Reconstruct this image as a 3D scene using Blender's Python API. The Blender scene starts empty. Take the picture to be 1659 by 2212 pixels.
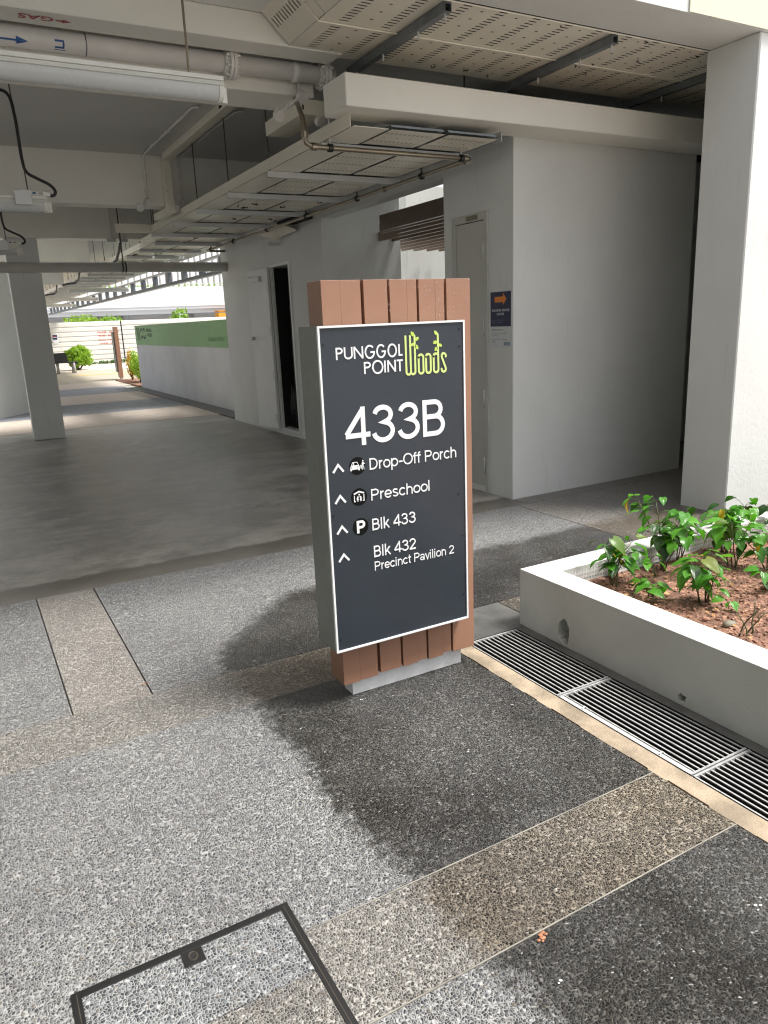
import bpy, bmesh, math, random
from mathutils import Vector, Matrix, noise
random.seed(7)
R_ = math.radians
scene = bpy.context.scene
COL = scene.collection

# ------------------------------------------------------------------ camera
cam_d = bpy.data.cameras.new("camera"); cam = bpy.data.objects.new("camera", cam_d); COL.objects.link(cam)
M = Matrix(((0.870012, 0.157497, -0.467198), (-0.491315, 0.197969, -0.848185), (-0.041096, 0.967472, 0.249616))).to_4x4()
M.translation = Vector((0, 0, 1.5)); cam.matrix_world = M
cam_d.sensor_fit = 'HORIZONTAL'; cam_d.sensor_width = 36.0; cam_d.lens = 36.0 * 1606 / 1659
cam_d.clip_start = 0.05; cam_d.clip_end = 1500
scene.camera = cam

# ------------------------------------------------------------------ sky, sun, exposure
SUN_EL, SUN_AZ = R_(64), R_(50)        # azimuth measured from -Y towards +X
sun_dir = Vector((math.sin(SUN_AZ) * math.cos(SUN_EL), -math.cos(SUN_AZ) * math.cos(SUN_EL), math.sin(SUN_EL)))
world = bpy.data.worlds.new("World"); scene.world = world; world.use_nodes = True
wn = world.node_tree; wn.nodes.clear()
sky = wn.nodes.new('ShaderNodeTexSky'); sky.sky_type = 'NISHITA'; sky.sun_disc = False
sky.sun_elevation = SUN_EL; sky.sun_rotation = math.atan2(sun_dir.x, sun_dir.y)
sky.air_density = 1.0; sky.dust_density = 4.0; sky.ozone_density = 1.0
hs = wn.nodes.new('ShaderNodeHueSaturation'); hs.inputs['Saturation'].default_value = 0.32
bg = wn.nodes.new('ShaderNodeBackground'); bg.inputs['Strength'].default_value = 0.13
wo = wn.nodes.new('ShaderNodeOutputWorld')
wn.links.new(sky.outputs[0], hs.inputs['Color']); wn.links.new(hs.outputs[0], bg.inputs['Color']); wn.links.new(bg.outputs[0], wo.inputs['Surface'])
sl = bpy.data.lights.new("sun", 'SUN'); sl.energy = 3.0; sl.angle = R_(15); sl.color = (1.0, 0.965, 0.91)
so = bpy.data.objects.new("sun", sl); COL.objects.link(so); so.location = (3, -6, 12)
so.rotation_euler = sun_dir.to_track_quat('Z', 'Y').to_euler()
scene.view_settings.view_transform = 'Standard'; scene.view_settings.look = 'None'
scene.view_settings.exposure = 0.85; scene.view_settings.gamma = 1.0
scene.view_settings.use_curve_mapping = False
scene.render.engine = 'CYCLES'
scene.cycles.max_bounces = 8; scene.cycles.diffuse_bounces = 5; scene.cycles.glossy_bounces = 3
scene.cycles.filter_width = 1.15
scene.render.resolution_x = 768; scene.render.resolution_y = 1024

# ------------------------------------------------------------------ materials
def new_mat(name):
    m = bpy.data.materials.new(name); m.use_nodes = True
    nt = m.node_tree; nt.nodes.clear()
    out = nt.nodes.new('ShaderNodeOutputMaterial'); b = nt.nodes.new('ShaderNodeBsdfPrincipled')
    nt.links.new(b.outputs[0], out.inputs['Surface'])
    return m, nt, b
def N(nt, t, **kw):
    n = nt.nodes.new(t)
    for k, v in kw.items():
        if k.startswith('i_'): n.inputs[k[2:].replace('_', ' ')].default_value = v
        else: setattr(n, k, v)
    return n
def mixc(nt, fac, a, b, mode='MIX'):
    n = nt.nodes.new('ShaderNodeMix'); n.data_type = 'RGBA'; n.blend_type = mode
    for s, v in ((0, fac), (6, a), (7, b)):
        if hasattr(v, 'is_linked') or isinstance(v, bpy.types.NodeSocket): nt.links.new(v, n.inputs[s])
        else: n.inputs[s].default_value = (*v, 1) if isinstance(v, tuple) and len(v) == 3 else v
    return n.outputs[2]
def math_(nt, op, a, b=None, clamp=False):
    n = nt.nodes.new('ShaderNodeMath'); n.operation = op; n.use_clamp = clamp
    for i, v in enumerate((a, b)):
        if v is None: continue
        if isinstance(v, bpy.types.NodeSocket): nt.links.new(v, n.inputs[i])
        else: n.inputs[i].default_value = v
    return n.outputs[0]
def maprange(nt, v, a, b, c=0.0, d=1.0, smooth=True):
    n = nt.nodes.new('ShaderNodeMapRange'); n.interpolation_type = 'SMOOTHSTEP' if smooth else 'LINEAR'
    nt.links.new(v, n.inputs[0])
    for i, x in enumerate((a, b, c, d)): n.inputs[1 + i].default_value = x
    return n.outputs[0]
def geo_pos(nt):
    return nt.nodes.new('ShaderNodeNewGeometry').outputs['Position']
def noise_(nt, vec, scale, detail=3, rough=0.55):
    n = N(nt, 'ShaderNodeTexNoise'); n.inputs['Scale'].default_value = scale; n.inputs['Detail'].default_value = detail
    n.inputs['Roughness'].default_value = rough; nt.links.new(vec, n.inputs['Vector']); return n.outputs[0]
def bump_(nt, b, h, strength, dist):
    n = nt.nodes.new('ShaderNodeBump'); n.inputs['Strength'].default_value = strength; n.inputs['Distance'].default_value = dist
    nt.links.new(h, n.inputs['Height']); nt.links.new(n.outputs[0], b.inputs['Normal'])
def stretch(nt, vec, s):
    n = nt.nodes.new('ShaderNodeMapping'); n.inputs['Scale'].default_value = s; nt.links.new(vec, n.inputs['Vector']); return n.outputs[0]

def paint(name, col, rough=0.6, var=0.08, vscale=1.5, bump=0.15, bscale=90, metal=0.0, dirt=0.0, dirtcol=(0.25, 0.22, 0.18), streak=False, spec=0.5):
    m, nt, b = new_mat(name); p = geo_pos(nt)
    n1 = noise_(nt, p, vscale, 4)
    dark = tuple(c * (1 - var) for c in col); lite = tuple(min(1, c * (1 + var * .6)) for c in col)
    c = mixc(nt, maprange(nt, n1, .3, .7), dark, lite)
    if dirt:
        n2 = noise_(nt, stretch(nt, p, (6, 6, .8)) if streak else p, 2.3, 6, .65)
        c = mixc(nt, maprange(nt, n2, .55, .8, 0, dirt), c, dirtcol)
    nt.links.new(c, b.inputs['Base Color'])
    b.inputs['Metallic'].default_value = metal; b.inputs['Specular IOR Level'].default_value = spec
    n3 = noise_(nt, p, vscale * 7, 3)
    nt.links.new(maprange(nt, n3, .3, .7, rough * .88, min(1, rough * 1.12)), b.inputs['Roughness'])
    if bump: bump_(nt, b, noise_(nt, p, bscale, 3), bump, 0.004)
    return m

def wet_factor(nt, p):
    """damp zone left by rain blown in along the drain side of the paving"""
    sep = nt.nodes.new('ShaderNodeSeparateXYZ'); nt.links.new(p, sep.inputs[0])
    X, Y = sep.outputs[0], sep.outputs[1]
    n1 = math_(nt, 'SUBTRACT', noise_(nt, p, 2.2, 5, .6), .5)
    n2 = math_(nt, 'SUBTRACT', noise_(nt, p, 22, 3, .6), .5)
    wob = math_(nt, 'ADD', math_(nt, 'MULTIPLY', n1, .28), math_(nt, 'MULTIPLY', n2, .20))
    x = math_(nt, 'ADD', X, wob)
    near = maprange(nt, Y, 1.0, 2.0)                       # edge wanders towards the drain close to the camera
    x = math_(nt, 'SUBTRACT', x, math_(nt, 'MULTIPLY', math_(nt, 'SUBTRACT', 1.0, near), .04))
    a = maprange(nt, x, .79, .89)
    lim = math_(nt, 'MINIMUM', math_(nt, 'ADD', math_(nt, 'MULTIPLY', X, .97), 2.45), 3.85)
    d = math_(nt, 'ADD', math_(nt, 'SUBTRACT', lim, Y), wob)
    bq = maprange(nt, d, -.08, .10)
    return math_(nt, 'MULTIPLY', a, bq)

def pebble(name, lo, hi, mortar, scale=128, wet=True, wetmul=0.125):
    m, nt, b = new_mat(name); p = geo_pos(nt)
    v = N(nt, 'ShaderNodeTexVoronoi'); v.feature = 'F1'; v.inputs['Scale'].default_value = scale; nt.links.new(p, v.inputs['Vector'])
    e = N(nt, 'ShaderNodeTexVoronoi'); e.feature = 'DISTANCE_TO_EDGE'; e.inputs['Scale'].default_value = scale; nt.links.new(p, e.inputs['Vector'])
    sep = nt.nodes.new('ShaderNodeSeparateColor'); nt.links.new(v.outputs['Color'], sep.inputs[0])
    r = sep.outputs[0]; g = sep.outputs[1]
    c = mixc(nt, math_(nt, 'POWER', r, 1.6), lo, hi)
    c = mixc(nt, maprange(nt, g, .8, .95, 0, .5), c, (0.30, 0.25, 0.18))          # a few tan stones
    c = mixc(nt, maprange(nt, g, .0, .10, .6, 0), c, (0.02, 0.02, 0.022))         # and black ones
    stone = maprange(nt, e.outputs['Distance'], .05, .2)
    c = mixc(nt, stone, mortar, c)
    big = noise_(nt, p, 1.1, 5, .6)
    c = mixc(nt, maprange(nt, big, .3, .7, 0, 1), mixc(nt, 1.0, c, (0.80, 0.80, 0.82), 'MULTIPLY'), c)
    st = noise_(nt, p, 5.5, 5, .7)
    c = mixc(nt, maprange(nt, st, .58, .8, 0, .45), c, (0.12, 0.09, 0.06))
    h = math_(nt, 'ADD', maprange(nt, e.outputs['Distance'], .0, .34), math_(nt, 'MULTIPLY', r, .45))
    if wet:
        w = wet_factor(nt, p)
        wv = maprange(nt, noise_(nt, p, 1.7, 4, .6), .3, .7, .72, 1.0)          # damp film of uneven thickness
        w = math_(nt, 'MULTIPLY', w, wv)
        c2 = mixc(nt, 1.0, mixc(nt, 1.0, c, c, 'MULTIPLY'), (wetmul * 4.2, wetmul * 3.9, wetmul * 3.5), 'MULTIPLY')   # wet stone: darker and more saturated
        c = mixc(nt, w, c, c2)
        nt.links.new(maprange(nt, w, 0, 1, .50, .34, False), b.inputs['Roughness'])
    else:
        b.inputs['Roughness'].default_value = .5
    nt.links.new(c, b.inputs['Base Color'])
    bump_(nt, b, h, 1.0, 0.006)
    return m

def concrete_floor_mat():
    m, nt, b = new_mat("power_floated_concrete"); p = geo_pos(nt)
    n0 = noise_(nt, p, 0.8, 3)
    n1 = noise_(nt, stretch(nt, p, (1.0, 1.35, 1)), 1.9, 9, .74)
    n2 = noise_(nt, p, 26, 5, .6)
    c = mixc(nt, maprange(nt, n1, .36, .64), (0.20, 0.19, 0.17), (0.49, 0.47, 0.43))
    c = mixc(nt, maprange(nt, n0, .35, .7, 0, .45), c, (0.27, 0.25, 0.215))
    c = mixc(nt, maprange(nt, n2, .54, .70, 0, .40), c, (0.40, 0.38, 0.34))
    tr = N(nt, 'ShaderNodeTexNoise'); tr.inputs['Scale'].default_value = 3.2; tr.inputs['Detail'].default_value = 8; tr.inputs['Roughness'].default_value = .72; tr.inputs['Distortion'].default_value = 1.8
    nt.links.new(stretch(nt, p, (.8, 1.6, 1)), tr.inputs['Vector'])
    c = mixc(nt, maprange(nt, tr.outputs[0], .56, .70, 0, .55), c, (0.13, 0.12, 0.10))          # tyre scuffs and trowel marks
    c = mixc(nt, maprange(nt, tr.outputs[0], .30, .42, .35, 0), c, (0.46, 0.44, 0.40))
    sep = nt.nodes.new('ShaderNodeSeparateXYZ'); nt.links.new(p, sep.inputs[0])
    y = math_(nt, 'ADD', sep.outputs[1], math_(nt, 'MULTIPLY', math_(nt, 'SUBTRACT', noise_(nt, p, 5.5, 6, .7), .5), .16))
    edge = maprange(nt, y, 4.86, 4.92, .75, 0)              # dark patched strip along the paving edge
    c = mixc(nt, edge, c, (0.075, 0.068, 0.055))
    nt.links.new(c, b.inputs['Base Color'])
    nt.links.new(maprange(nt, n1, .3, .7, .30, .46), b.inputs['Roughness'])
    bump_(nt, b, math_(nt, 'ADD', n2, n1), .12, .006)
    return m

MAT = {}
MAT['wall'] = paint('white_wall_paint', (0.69, 0.70, 0.675), .55, .06, .9, .45, 38, dirt=.42, dirtcol=(0.50, 0.485, 0.44), streak=True)
MAT['beam'] = paint('cream_beam_paint', (0.82, 0.805, 0.74), .6, .05, 1.2, .3, 50, dirt=.14, dirtcol=(0.5, 0.46, 0.38))
MAT['ceil'] = paint('ceiling_paint', (0.62, 0.62, 0.59), .7, .04, .8, .1, 60)
MAT['cream'] = paint('cream_outer_paint', (0.72, 0.69, 0.55), .6, .03, 1.0, .1, 60)
MAT['pipe'] = paint('white_pipe_paint', (0.70, 0.68, 0.65), .4, .07, 4, .1, 50, dirt=.22, dirtcol=(0.42, 0.35, 0.27))
MAT['tray'] = paint('cream_tray_enamel', (0.80, 0.755, 0.64), .36, .03, 2.5, .0, 30)
MAT['traycover'] = paint('cream_tray_cover', (0.78, 0.74, 0.63), .33, .04, 2.0, .03, 20)
MAT['galv'] = paint('galvanised_steel', (0.60, 0.615, 0.61), .42, .06, 5, .0, metal=.25)
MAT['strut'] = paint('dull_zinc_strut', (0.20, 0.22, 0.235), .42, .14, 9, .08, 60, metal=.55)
MAT['grate'] = paint('galvanised_grate', (0.50, 0.51, 0.51), .45, .22, 30, .12, 120, metal=.35, dirt=.25, dirtcol=(0.30, 0.25, 0.2))
MAT['steelpipe'] = paint('bronzed_steel_pipe', (0.30, 0.26, 0.20), .32, .06, 4, .0, 60, metal=.85)
MAT['rod'] = paint('dark_threaded_rod', (0.10, 0.085, 0.07), .5, .2, 30, .2, 300, metal=.5)
MAT['black'] = paint('black_plastic', (0.014, 0.014, 0.014), .38, .1, 9, .05, 90)
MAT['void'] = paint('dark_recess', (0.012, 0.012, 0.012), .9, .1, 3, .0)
MAT['voidgrey'] = paint('shade_dark_liner', (0.035, 0.033, 0.03), .8, .2, 3, .0)  # near-black liner colour, paints the shade above the perforated sheets
MAT['lamp'] = paint('white_lamp_metal', (0.74, 0.74, 0.68), .32, .05, 5, .0, dirt=.12, dirtcol=(0.55, 0.45, 0.28))
MAT['diff'] = paint('frosted_diffuser', (0.56, 0.58, 0.57), .25, .03, 3, .0)
MAT['copper'] = paint('copper_brown_powder_coat', (0.335, 0.176, 0.113), .45, .06, 3, .18, 420, dirt=.12, dirtcol=(0.20, 0.10, 0.06), streak=True)
MAT['groove'] = paint('dark_brown_backing', (0.055, 0.025, 0.017), .6, .1, 6, .1)
MAT['slate'] = paint('slate_grey_sign_face', (0.030, 0.038, 0.049), .34, .08, 5, .03, 300)
MAT['disc'] = paint('black_icon_disc', (0.005, 0.006, 0.005), .6, .1, 20, .0, spec=.15)
MAT['cab'] = paint('grey_green_cabinet_paint', (0.20, 0.215, 0.19), .45, .06, 4, .08, 200)
MAT['white'] = paint('white_vinyl', (0.84, 0.85, 0.86), .45, .02, 9, .0)
MAT['lime'] = paint('lime_vinyl', (0.64, 0.76, 0.26), .45, .03, 9, .0)
MAT['lime2'] = paint('deep_lime_vinyl', (0.52, 0.70, 0.12), .45, .05, 9, .0)
MAT['plinth'] = paint('white_plinth_concrete', (0.80, 0.81, 0.81), .7, .08, 10, .4, 80, dirt=.3, dirtcol=(0.40, 0.38, 0.35))
MAT['planter'] = paint('planter_concrete_paint', (0.54, 0.555, 0.52), .6, .08, 3, .25, 110, dirt=.35, dirtcol=(0.34, 0.34, 0.31))
MAT['kerb'] = paint('tan_mortar_strip', (0.33, 0.265, 0.19), .75, .35, 7, .6, 120, dirt=.75, dirtcol=(0.20, 0.16, 0.12))
MAT['screed'] = paint('dark_cement_screed', (0.115, 0.115, 0.11), .42, .3, 5, .3, 60, dirt=.5, dirtcol=(0.24, 0.23, 0.21))
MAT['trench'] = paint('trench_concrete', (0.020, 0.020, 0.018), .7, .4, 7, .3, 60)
MAT['grime_shade'] = paint('grimy_shaded_steel', (0.022, 0.020, 0.016), .75, .4, 20, .2, 90)  # dirt plus painted shade, keeps the gaps between grating bars black
MAT['joint'] = paint('pale_joint_strip', (0.25, 0.235, 0.205), .6, .3, 9, .2, 200)
MAT['peb_grey'] = pebble('pebble_wash_grey', (0.058, 0.062, 0.069), (0.40, 0.415, 0.42), (0.42, 0.42, 0.41))
MAT['peb_tan'] = pebble('pebble_wash_tan', (0.070, 0.066, 0.061), (0.43, 0.415, 0.385), (0.43, 0.41, 0.375), wetmul=.40)
MAT['peb_pink'] = pebble('pebble_wash_pinkish', (0.17, 0.15, 0.135), (0.54, 0.50, 0.46), (0.50, 0.47, 0.43))
MAT['peb_lid'] = pebble('pebble_wash_lid', (0.060, 0.065, 0.072), (0.44, 0.46, 0.47), (0.45, 0.46, 0.46), 118)
MAT['conc'] = concrete_floor_mat()
MAT['road'] = paint('pale_concrete_ground', (0.34, 0.33, 0.31), .8, .2, 3, .3, 80)
MAT['far_pink'] = paint('far_pebble_pink', (0.52, 0.45, 0.39), .6, .1, 6, .4, 60)
MAT['far_grey'] = paint('far_pebble_grey', (0.26, 0.275, 0.31), .6, .1, 6, .4, 60)
MAT['far_tan'] = paint('far_pebble_tan', (0.40, 0.36, 0.28), .6, .1, 6, .4, 60)
MAT['yellow'] = paint('yellow_line_paint', (0.62, 0.42, 0.06), .6, .15, 9, .1)
MAT['green'] = paint('green_mural_paint', (0.24, 0.44, 0.19), .55, .05, 2, .15, 60)
MAT['ink'] = paint('dark_green_print', (0.02, 0.045, 0.03), .6, .1, 9, .0)
MAT['fade'] = paint('faded_print', (0.13, 0.27, 0.115), .6, .1, 9, .0)
MAT['greenwall'] = paint('grey_white_wall', (0.62, 0.63, 0.64), .6, .06, 1.4, .2, 60, dirt=.3, dirtcol=(0.42, 0.42, 0.41), streak=True)
MAT['hoard'] = paint('white_hoarding_steel', (0.66, 0.655, 0.61), .45, .06, 1.5, .0, dirt=.2, dirtcol=(0.48, 0.45, 0.38))
MAT['red'] = paint('red_stencil', (0.55, 0.05, 0.045), .6, .1, 9, .0)
MAT['blueprint'] = paint('blue_arrow_paint', (0.02, 0.10, 0.30), .5, .1, 20, .0)
MAT['redprint'] = paint('red_gas_paint', (0.42, 0.05, 0.06), .5, .1, 20, .0)
MAT['navy'] = paint('navy_poster', (0.006, 0.010, 0.055), .35, .1, 30, .0)
MAT['paper'] = paint('poster_paper', (0.62, 0.64, 0.65), .35, .05, 12, .0)
MAT['orange'] = paint('orange_ink', (0.80, 0.24, 0.015), .4, .05, 12, .0)
MAT['postertext'] = paint('pale_poster_text', (0.58, 0.60, 0.66), .4, .02, 9, .0)
MAT['dimtext'] = paint('dim_poster_text', (0.16, 0.17, 0.26), .4, .02, 9, .0)
MAT['darktext'] = paint('dark_poster_text', (0.05, 0.055, 0.06), .5, .02, 9, .0)
MAT['stampblue'] = paint('pale_blue_emblem', (0.25, 0.33, 0.40), .5, .3, 60, .0)
MAT['door'] = paint('grey_door_paint', (0.50, 0.50, 0.46), .42, .05, 2, .12, 60)
MAT['doorw'] = paint('white_door_paint', (0.78, 0.79, 0.77), .40, .06, 2, .15, 40, dirt=.25, dirtcol=(0.45, 0.43, 0.38), streak=True)
MAT['plate'] = paint('brass_nameplate', (0.20, 0.19, 0.13), .35, .1, 20, .0, metal=.4)
MAT['brown'] = paint('dark_brown_aluminium', (0.085, 0.050, 0.028), .35, .08, 3, .03, 60)
MAT['slat'] = paint('brown_louvre_slat', (0.19, 0.135, 0.095), .35, .08, 3, .03, 60)
MAT['stem'] = paint('green_brown_stem', (0.075, 0.085, 0.030), .55, .25, 30, .2, 200)
MAT['twig'] = paint('dry_twig', (0.14, 0.09, 0.05), .7, .25, 30, .3, 200)
MAT['drylf'] = paint('dry_leaf', (0.45, 0.24, 0.075), .6, .5, 40, .2, 90)
MAT['stone'] = paint('grey_stone', (0.24, 0.22, 0.17), .7, .25, 30, .5, 80)
MAT['bark'] = paint('bark', (0.10, 0.07, 0.05), .8, .2, 12, .5, 50)
MAT['bench'] = paint('black_bench', (0.02, 0.021, 0.022), .35, .1, 5, .0)
MAT['benchleg'] = paint('grey_bench_leg', (0.38, 0.36, 0.34), .5, .1, 5, .0)
MAT['podium'] = paint('white_podium', (0.72, 0.73, 0.76), .6, .05, .4, .0, dirt=.18, dirtcol=(0.52, 0.53, 0.57), streak=True)
MAT['louvre'] = paint('grey_louvre', (0.22, 0.24, 0.22), .5, .1, 3, .0)
MAT['tarp'] = paint('orange_tarpaulin', (0.78, 0.32, 0.02), .5, .2, 2, .0)
MAT['debris'] = paint('orange_litter', (0.40, 0.17, 0.09), .7, .35, 60, .3, 200)
MAT['litter'] = paint('pale_litter', (0.72, 0.70, 0.70), .5, .1, 60, .1)

def soil_mat(name, k=1.0):
    m, nt, b = new_mat(name); p = geo_pos(nt)
    v = N(nt, 'ShaderNodeTexVoronoi'); v.inputs['Scale'].default_value = 55; nt.links.new(p, v.inputs['Vector'])
    s = nt.nodes.new('ShaderNodeSeparateColor'); nt.links.new(v.outputs['Color'], s.inputs[0])
    n = noise_(nt, p, 9, 7, .7); n2 = noise_(nt, p, 70, 4, .6)
    c = mixc(nt, maprange(nt, n, .3, .7), (0.090 * k, 0.040 * k, 0.026 * k), (0.33 * k, 0.175 * k, 0.115 * k))
    c = mixc(nt, maprange(nt, s.outputs[0], .55, 1, 0, .75), c, (0.46 * k, 0.25 * k, 0.165 * k))
    c = mixc(nt, maprange(nt, n2, .52, .66, 0, .75), c, (0.045 * k, 0.020 * k, 0.015 * k))
    nt.links.new(c, b.inputs['Base Color']); b.inputs['Roughness'].default_value = .78
    bump_(nt, b, math_(nt, 'ADD', n2, v.outputs['Distance']), .8, .012)
    return m
MAT['soil'] = soil_mat('red_soil'); MAT['clod'] = soil_mat('red_soil_clods', 1.3)

def leaf_mat(name, c1, c2, rough=.22, trans=.25, vein=True):
    m, nt, b = new_mat(name)
    oi = nt.nodes.new('ShaderNodeObjectInfo'); tc = nt.nodes.new('ShaderNodeTexCoord')
    c = mixc(nt, oi.outputs['Random'], c1, c2)
    w = N(nt, 'ShaderNodeTexNoise'); w.inputs['Scale'].default_value = 30; nt.links.new(tc.outputs['Object'], w.inputs['Vector'])
    c = mixc(nt, maprange(nt, w.outputs[0], .35, .75, 0, .35), c, tuple(x * 1.5 for x in c1))
    nt.links.new(c, b.inputs['Base Color']); b.inputs['Roughness'].default_value = rough
    out = [n for n in nt.nodes if n.type == 'OUTPUT_MATERIAL'][0]
    t = nt.nodes.new('ShaderNodeBsdfTranslucent'); nt.links.new(mixc(nt, 1.0, c, (1.5, 1.6, .6), 'MULTIPLY'), t.inputs['Color'])
    mx = nt.nodes.new('ShaderNodeMixShader'); mx.inputs[0].default_value = trans
    nt.links.new(b.outputs[0], mx.inputs[1]); nt.links.new(t.outputs[0], mx.inputs[2]); nt.links.new(mx.outputs[0], out.inputs['Surface'])
    if vein:
        ww = N(nt, 'ShaderNodeTexWave'); ww.inputs['Scale'].default_value = 22; ww.inputs['Distortion'].default_value = 2.5
        nt.links.new(tc.outputs['Object'], ww.inputs['Vector'])
        bump_(nt, b, ww.outputs[0], .25, .003)
    return m
MAT['leaf'] = leaf_mat('glossy_green_leaf', (0.058, 0.22, 0.022), (0.125, 0.35, 0.040), .18, .28)
MAT['leafdark'] = leaf_mat('dark_green_leaf', (0.020, 0.065, 0.014), (0.045, 0.12, 0.022))
MAT['leafyellow'] = leaf_mat('yellow_leaf', (0.42, 0.25, 0.015), (0.55, 0.40, 0.03), .35)
MAT['leafolive'] = leaf_mat('olive_leaf', (0.085, 0.16, 0.02), (0.17, 0.19, 0.025), .3)
MAT['hedge'] = leaf_mat('lime_hedge_leaf', (0.22, 0.36, 0.035), (0.30, 0.42, 0.05), .4, .35, False)
MAT['treeleaf'] = leaf_mat('tree_leaf', (0.20, 0.34, 0.05), (0.28, 0.40, 0.07), .4, .35, False)
MAT['darkhedge'] = leaf_mat('low_weed_leaf', (0.05, 0.12, 0.03), (0.08, 0.16, 0.04), .4, .3, False)
def drop_mat():
    m, nt, b = new_mat('water_drop'); b.inputs['Base Color'].default_value = (1, 1, 1, 1); b.inputs['Roughness'].default_value = .03
    b.inputs['Base Color'].default_value = (.8, .8, .8, 1); b.inputs['Alpha'].default_value = .22; b.inputs['IOR'].default_value = 1.45
    return m
MAT['drop'] = drop_mat()

# ------------------------------------------------------------------ mesh helpers
class MB:
    def __init__(s): s.v = []; s.f = []
    def add(s, vs, fs):
        o = len(s.v); s.v += [Vector(p) for p in vs]; s.f += [tuple(i + o for i in f) for f in fs]; return s
    def box(s, x0, x1, y0, y1, z0, z1, bev=0.0):
        if bev:
            bm = bmesh.new(); bmesh.ops.create_cube(bm, size=1)
            for v in bm.verts: v.co = ((x0 + x1) / 2 + v.co.x * (x1 - x0), (y0 + y1) / 2 + v.co.y * (y1 - y0), (z0 + z1) / 2 + v.co.z * (z1 - z0))
            bmesh.ops.bevel(bm, geom=bm.edges[:], offset=bev, segments=1, affect='EDGES')
            bm.verts.index_update()
            s.add([v.co.copy() for v in bm.verts], [[v.index for v in f.verts] for f in bm.faces]); bm.free(); return s
        return s.add([(x0, y0, z0), (x1, y0, z0), (x1, y1, z0), (x0, y1, z0), (x0, y0, z1), (x1, y0, z1), (x1, y1, z1), (x0, y1, z1)],
                     [(3, 2, 1, 0), (4, 5, 6, 7), (0, 1, 5, 4), (1, 2, 6, 5), (2, 3, 7, 6), (3, 0, 4, 7)])
    def quad(s, a, b, c, d): return s.add([a, b, c, d], [(0, 1, 2, 3)])
    def tube(s, pts, r, n=10, cap=True):
        pts = [Vector(p) for p in pts]; rs = r if isinstance(r, (list, tuple)) else [r] * len(pts)
        up = None; rings = []
        for i, p in enumerate(pts):
            t = (pts[min(i + 1, len(pts) - 1)] - pts[max(i - 1, 0)]).normalized()
            if up is None: up = Vector((0, 0, 1)) if abs(t.z) < .9 else Vector((1, 0, 0))
            a = t.cross(up)
            if a.length < 1e-4: a = t.cross(Vector((0, 1, 0)))
            a.normalize(); b = a.cross(t).normalized(); up = b
            rings.append([p + (a * math.cos(2 * math.pi * k / n) + b * math.sin(2 * math.pi * k / n)) * rs[i] for k in range(n)])
        vs = [q for ring in rings for q in ring]; fs = []
        for i in range(len(pts) - 1):
            for k in range(n):
                k2 = (k + 1) % n; fs.append((i * n + k, i * n + k2, (i + 1) * n + k2, (i + 1) * n + k))
        if cap: fs.append(tuple(range(n))[::-1]); fs.append(tuple((len(pts) - 1) * n + k for k in range(n)))
        return s.add(vs, fs)
    def cyl(s, c, axis, r, h, n=16, r2=None):
        c = Vector(c); a = Vector(axis).normalized()
        return s.tube([c - a * h / 2, c + a * h / 2], [r, r if r2 is None else r2], n)
    def prism(s, poly, o, u, v, w):
        """extrude a 2D polygon: o + x*u + y*v, thickness along w"""
        o, u, v, w = Vector(o), Vector(u), Vector(v), Vector(w); n = len(poly)
        a = [o + u * x + v * y for x, y in poly]; b = [p + w for p in a]
        return s.add(a + b, [tuple(range(n))[::-1], tuple(range(n, 2 * n))] + [(i, (i + 1) % n, n + (i + 1) % n, n + i) for i in range(n)])
    def mesh(s, name, origin=(0, 0, 0), smooth=False):
        me = bpy.data.meshes.new(name); o = Vector(origin)
        me.from_pydata([tuple(p - o) for p in s.v], [], s.f); me.update()
        if smooth:
            for pl in me.polygons: pl.use_smooth = True
        return me
    def base(s):
        xs = [p.x for p in s.v]; ys = [p.y for p in s.v]; zs = [p.z for p in s.v]
        return Vector(((min(xs) + max(xs)) / 2, (min(ys) + max(ys)) / 2, min(zs)))

ORG = {}
def tag(o, label=None, cat=None, group=None, kind=None):
    if label: o['label'] = label
    if cat: o['category'] = cat
    if group: o['group'] = group
    if kind: o['kind'] = kind
    return o
def thing(name, label, cat, loc=(0, 0, 0), group=None):
    o = bpy.data.objects.new(name, None); COL.objects.link(o); o.location = loc; o.empty_display_size = .1
    ORG[o.name] = Vector(loc); return tag(o, label, cat, group)
def part(name, mb, mat, parent, smooth=False, label=None, kind=None):
    org = ORG[parent.name]
    o = bpy.data.objects.new(name, mb.mesh(name, org, smooth)); COL.objects.link(o); o.parent = parent
    o.data.materials.append(MAT[mat]); ORG[o.name] = org
    return tag(o, label, None, None, kind)
def inst(name, me, parent, loc, rot=None):
    """a part that shares mesh data; loc is in world space"""
    o = bpy.data.objects.new(name, me); COL.objects.link(o); o.parent = parent
    o.location = Vector(loc) - ORG[parent.name]
    if rot is not None:
        o.rotation_mode = 'QUATERNION'; o.rotation_quaternion = rot
    ORG[o.name] = Vector(loc); return o
def single(name, mb, mat, label=None, cat=None, group=None, kind=None, smooth=False):
    b = mb.base(); o = bpy.data.objects.new(name, mb.mesh(name, b, smooth)); COL.objects.link(o); o.location = b
    o.data.materials.append(MAT[mat]); ORG[o.name] = b
    return tag(o, label, cat, group, kind)
def auto_smooth(o, ang=40):
    me = o.data
    for pl in me.polygons: pl.use_smooth = True
    try: me.set_sharp_from_angle(angle=R_(ang))
    except Exception: pass
    return o

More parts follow.
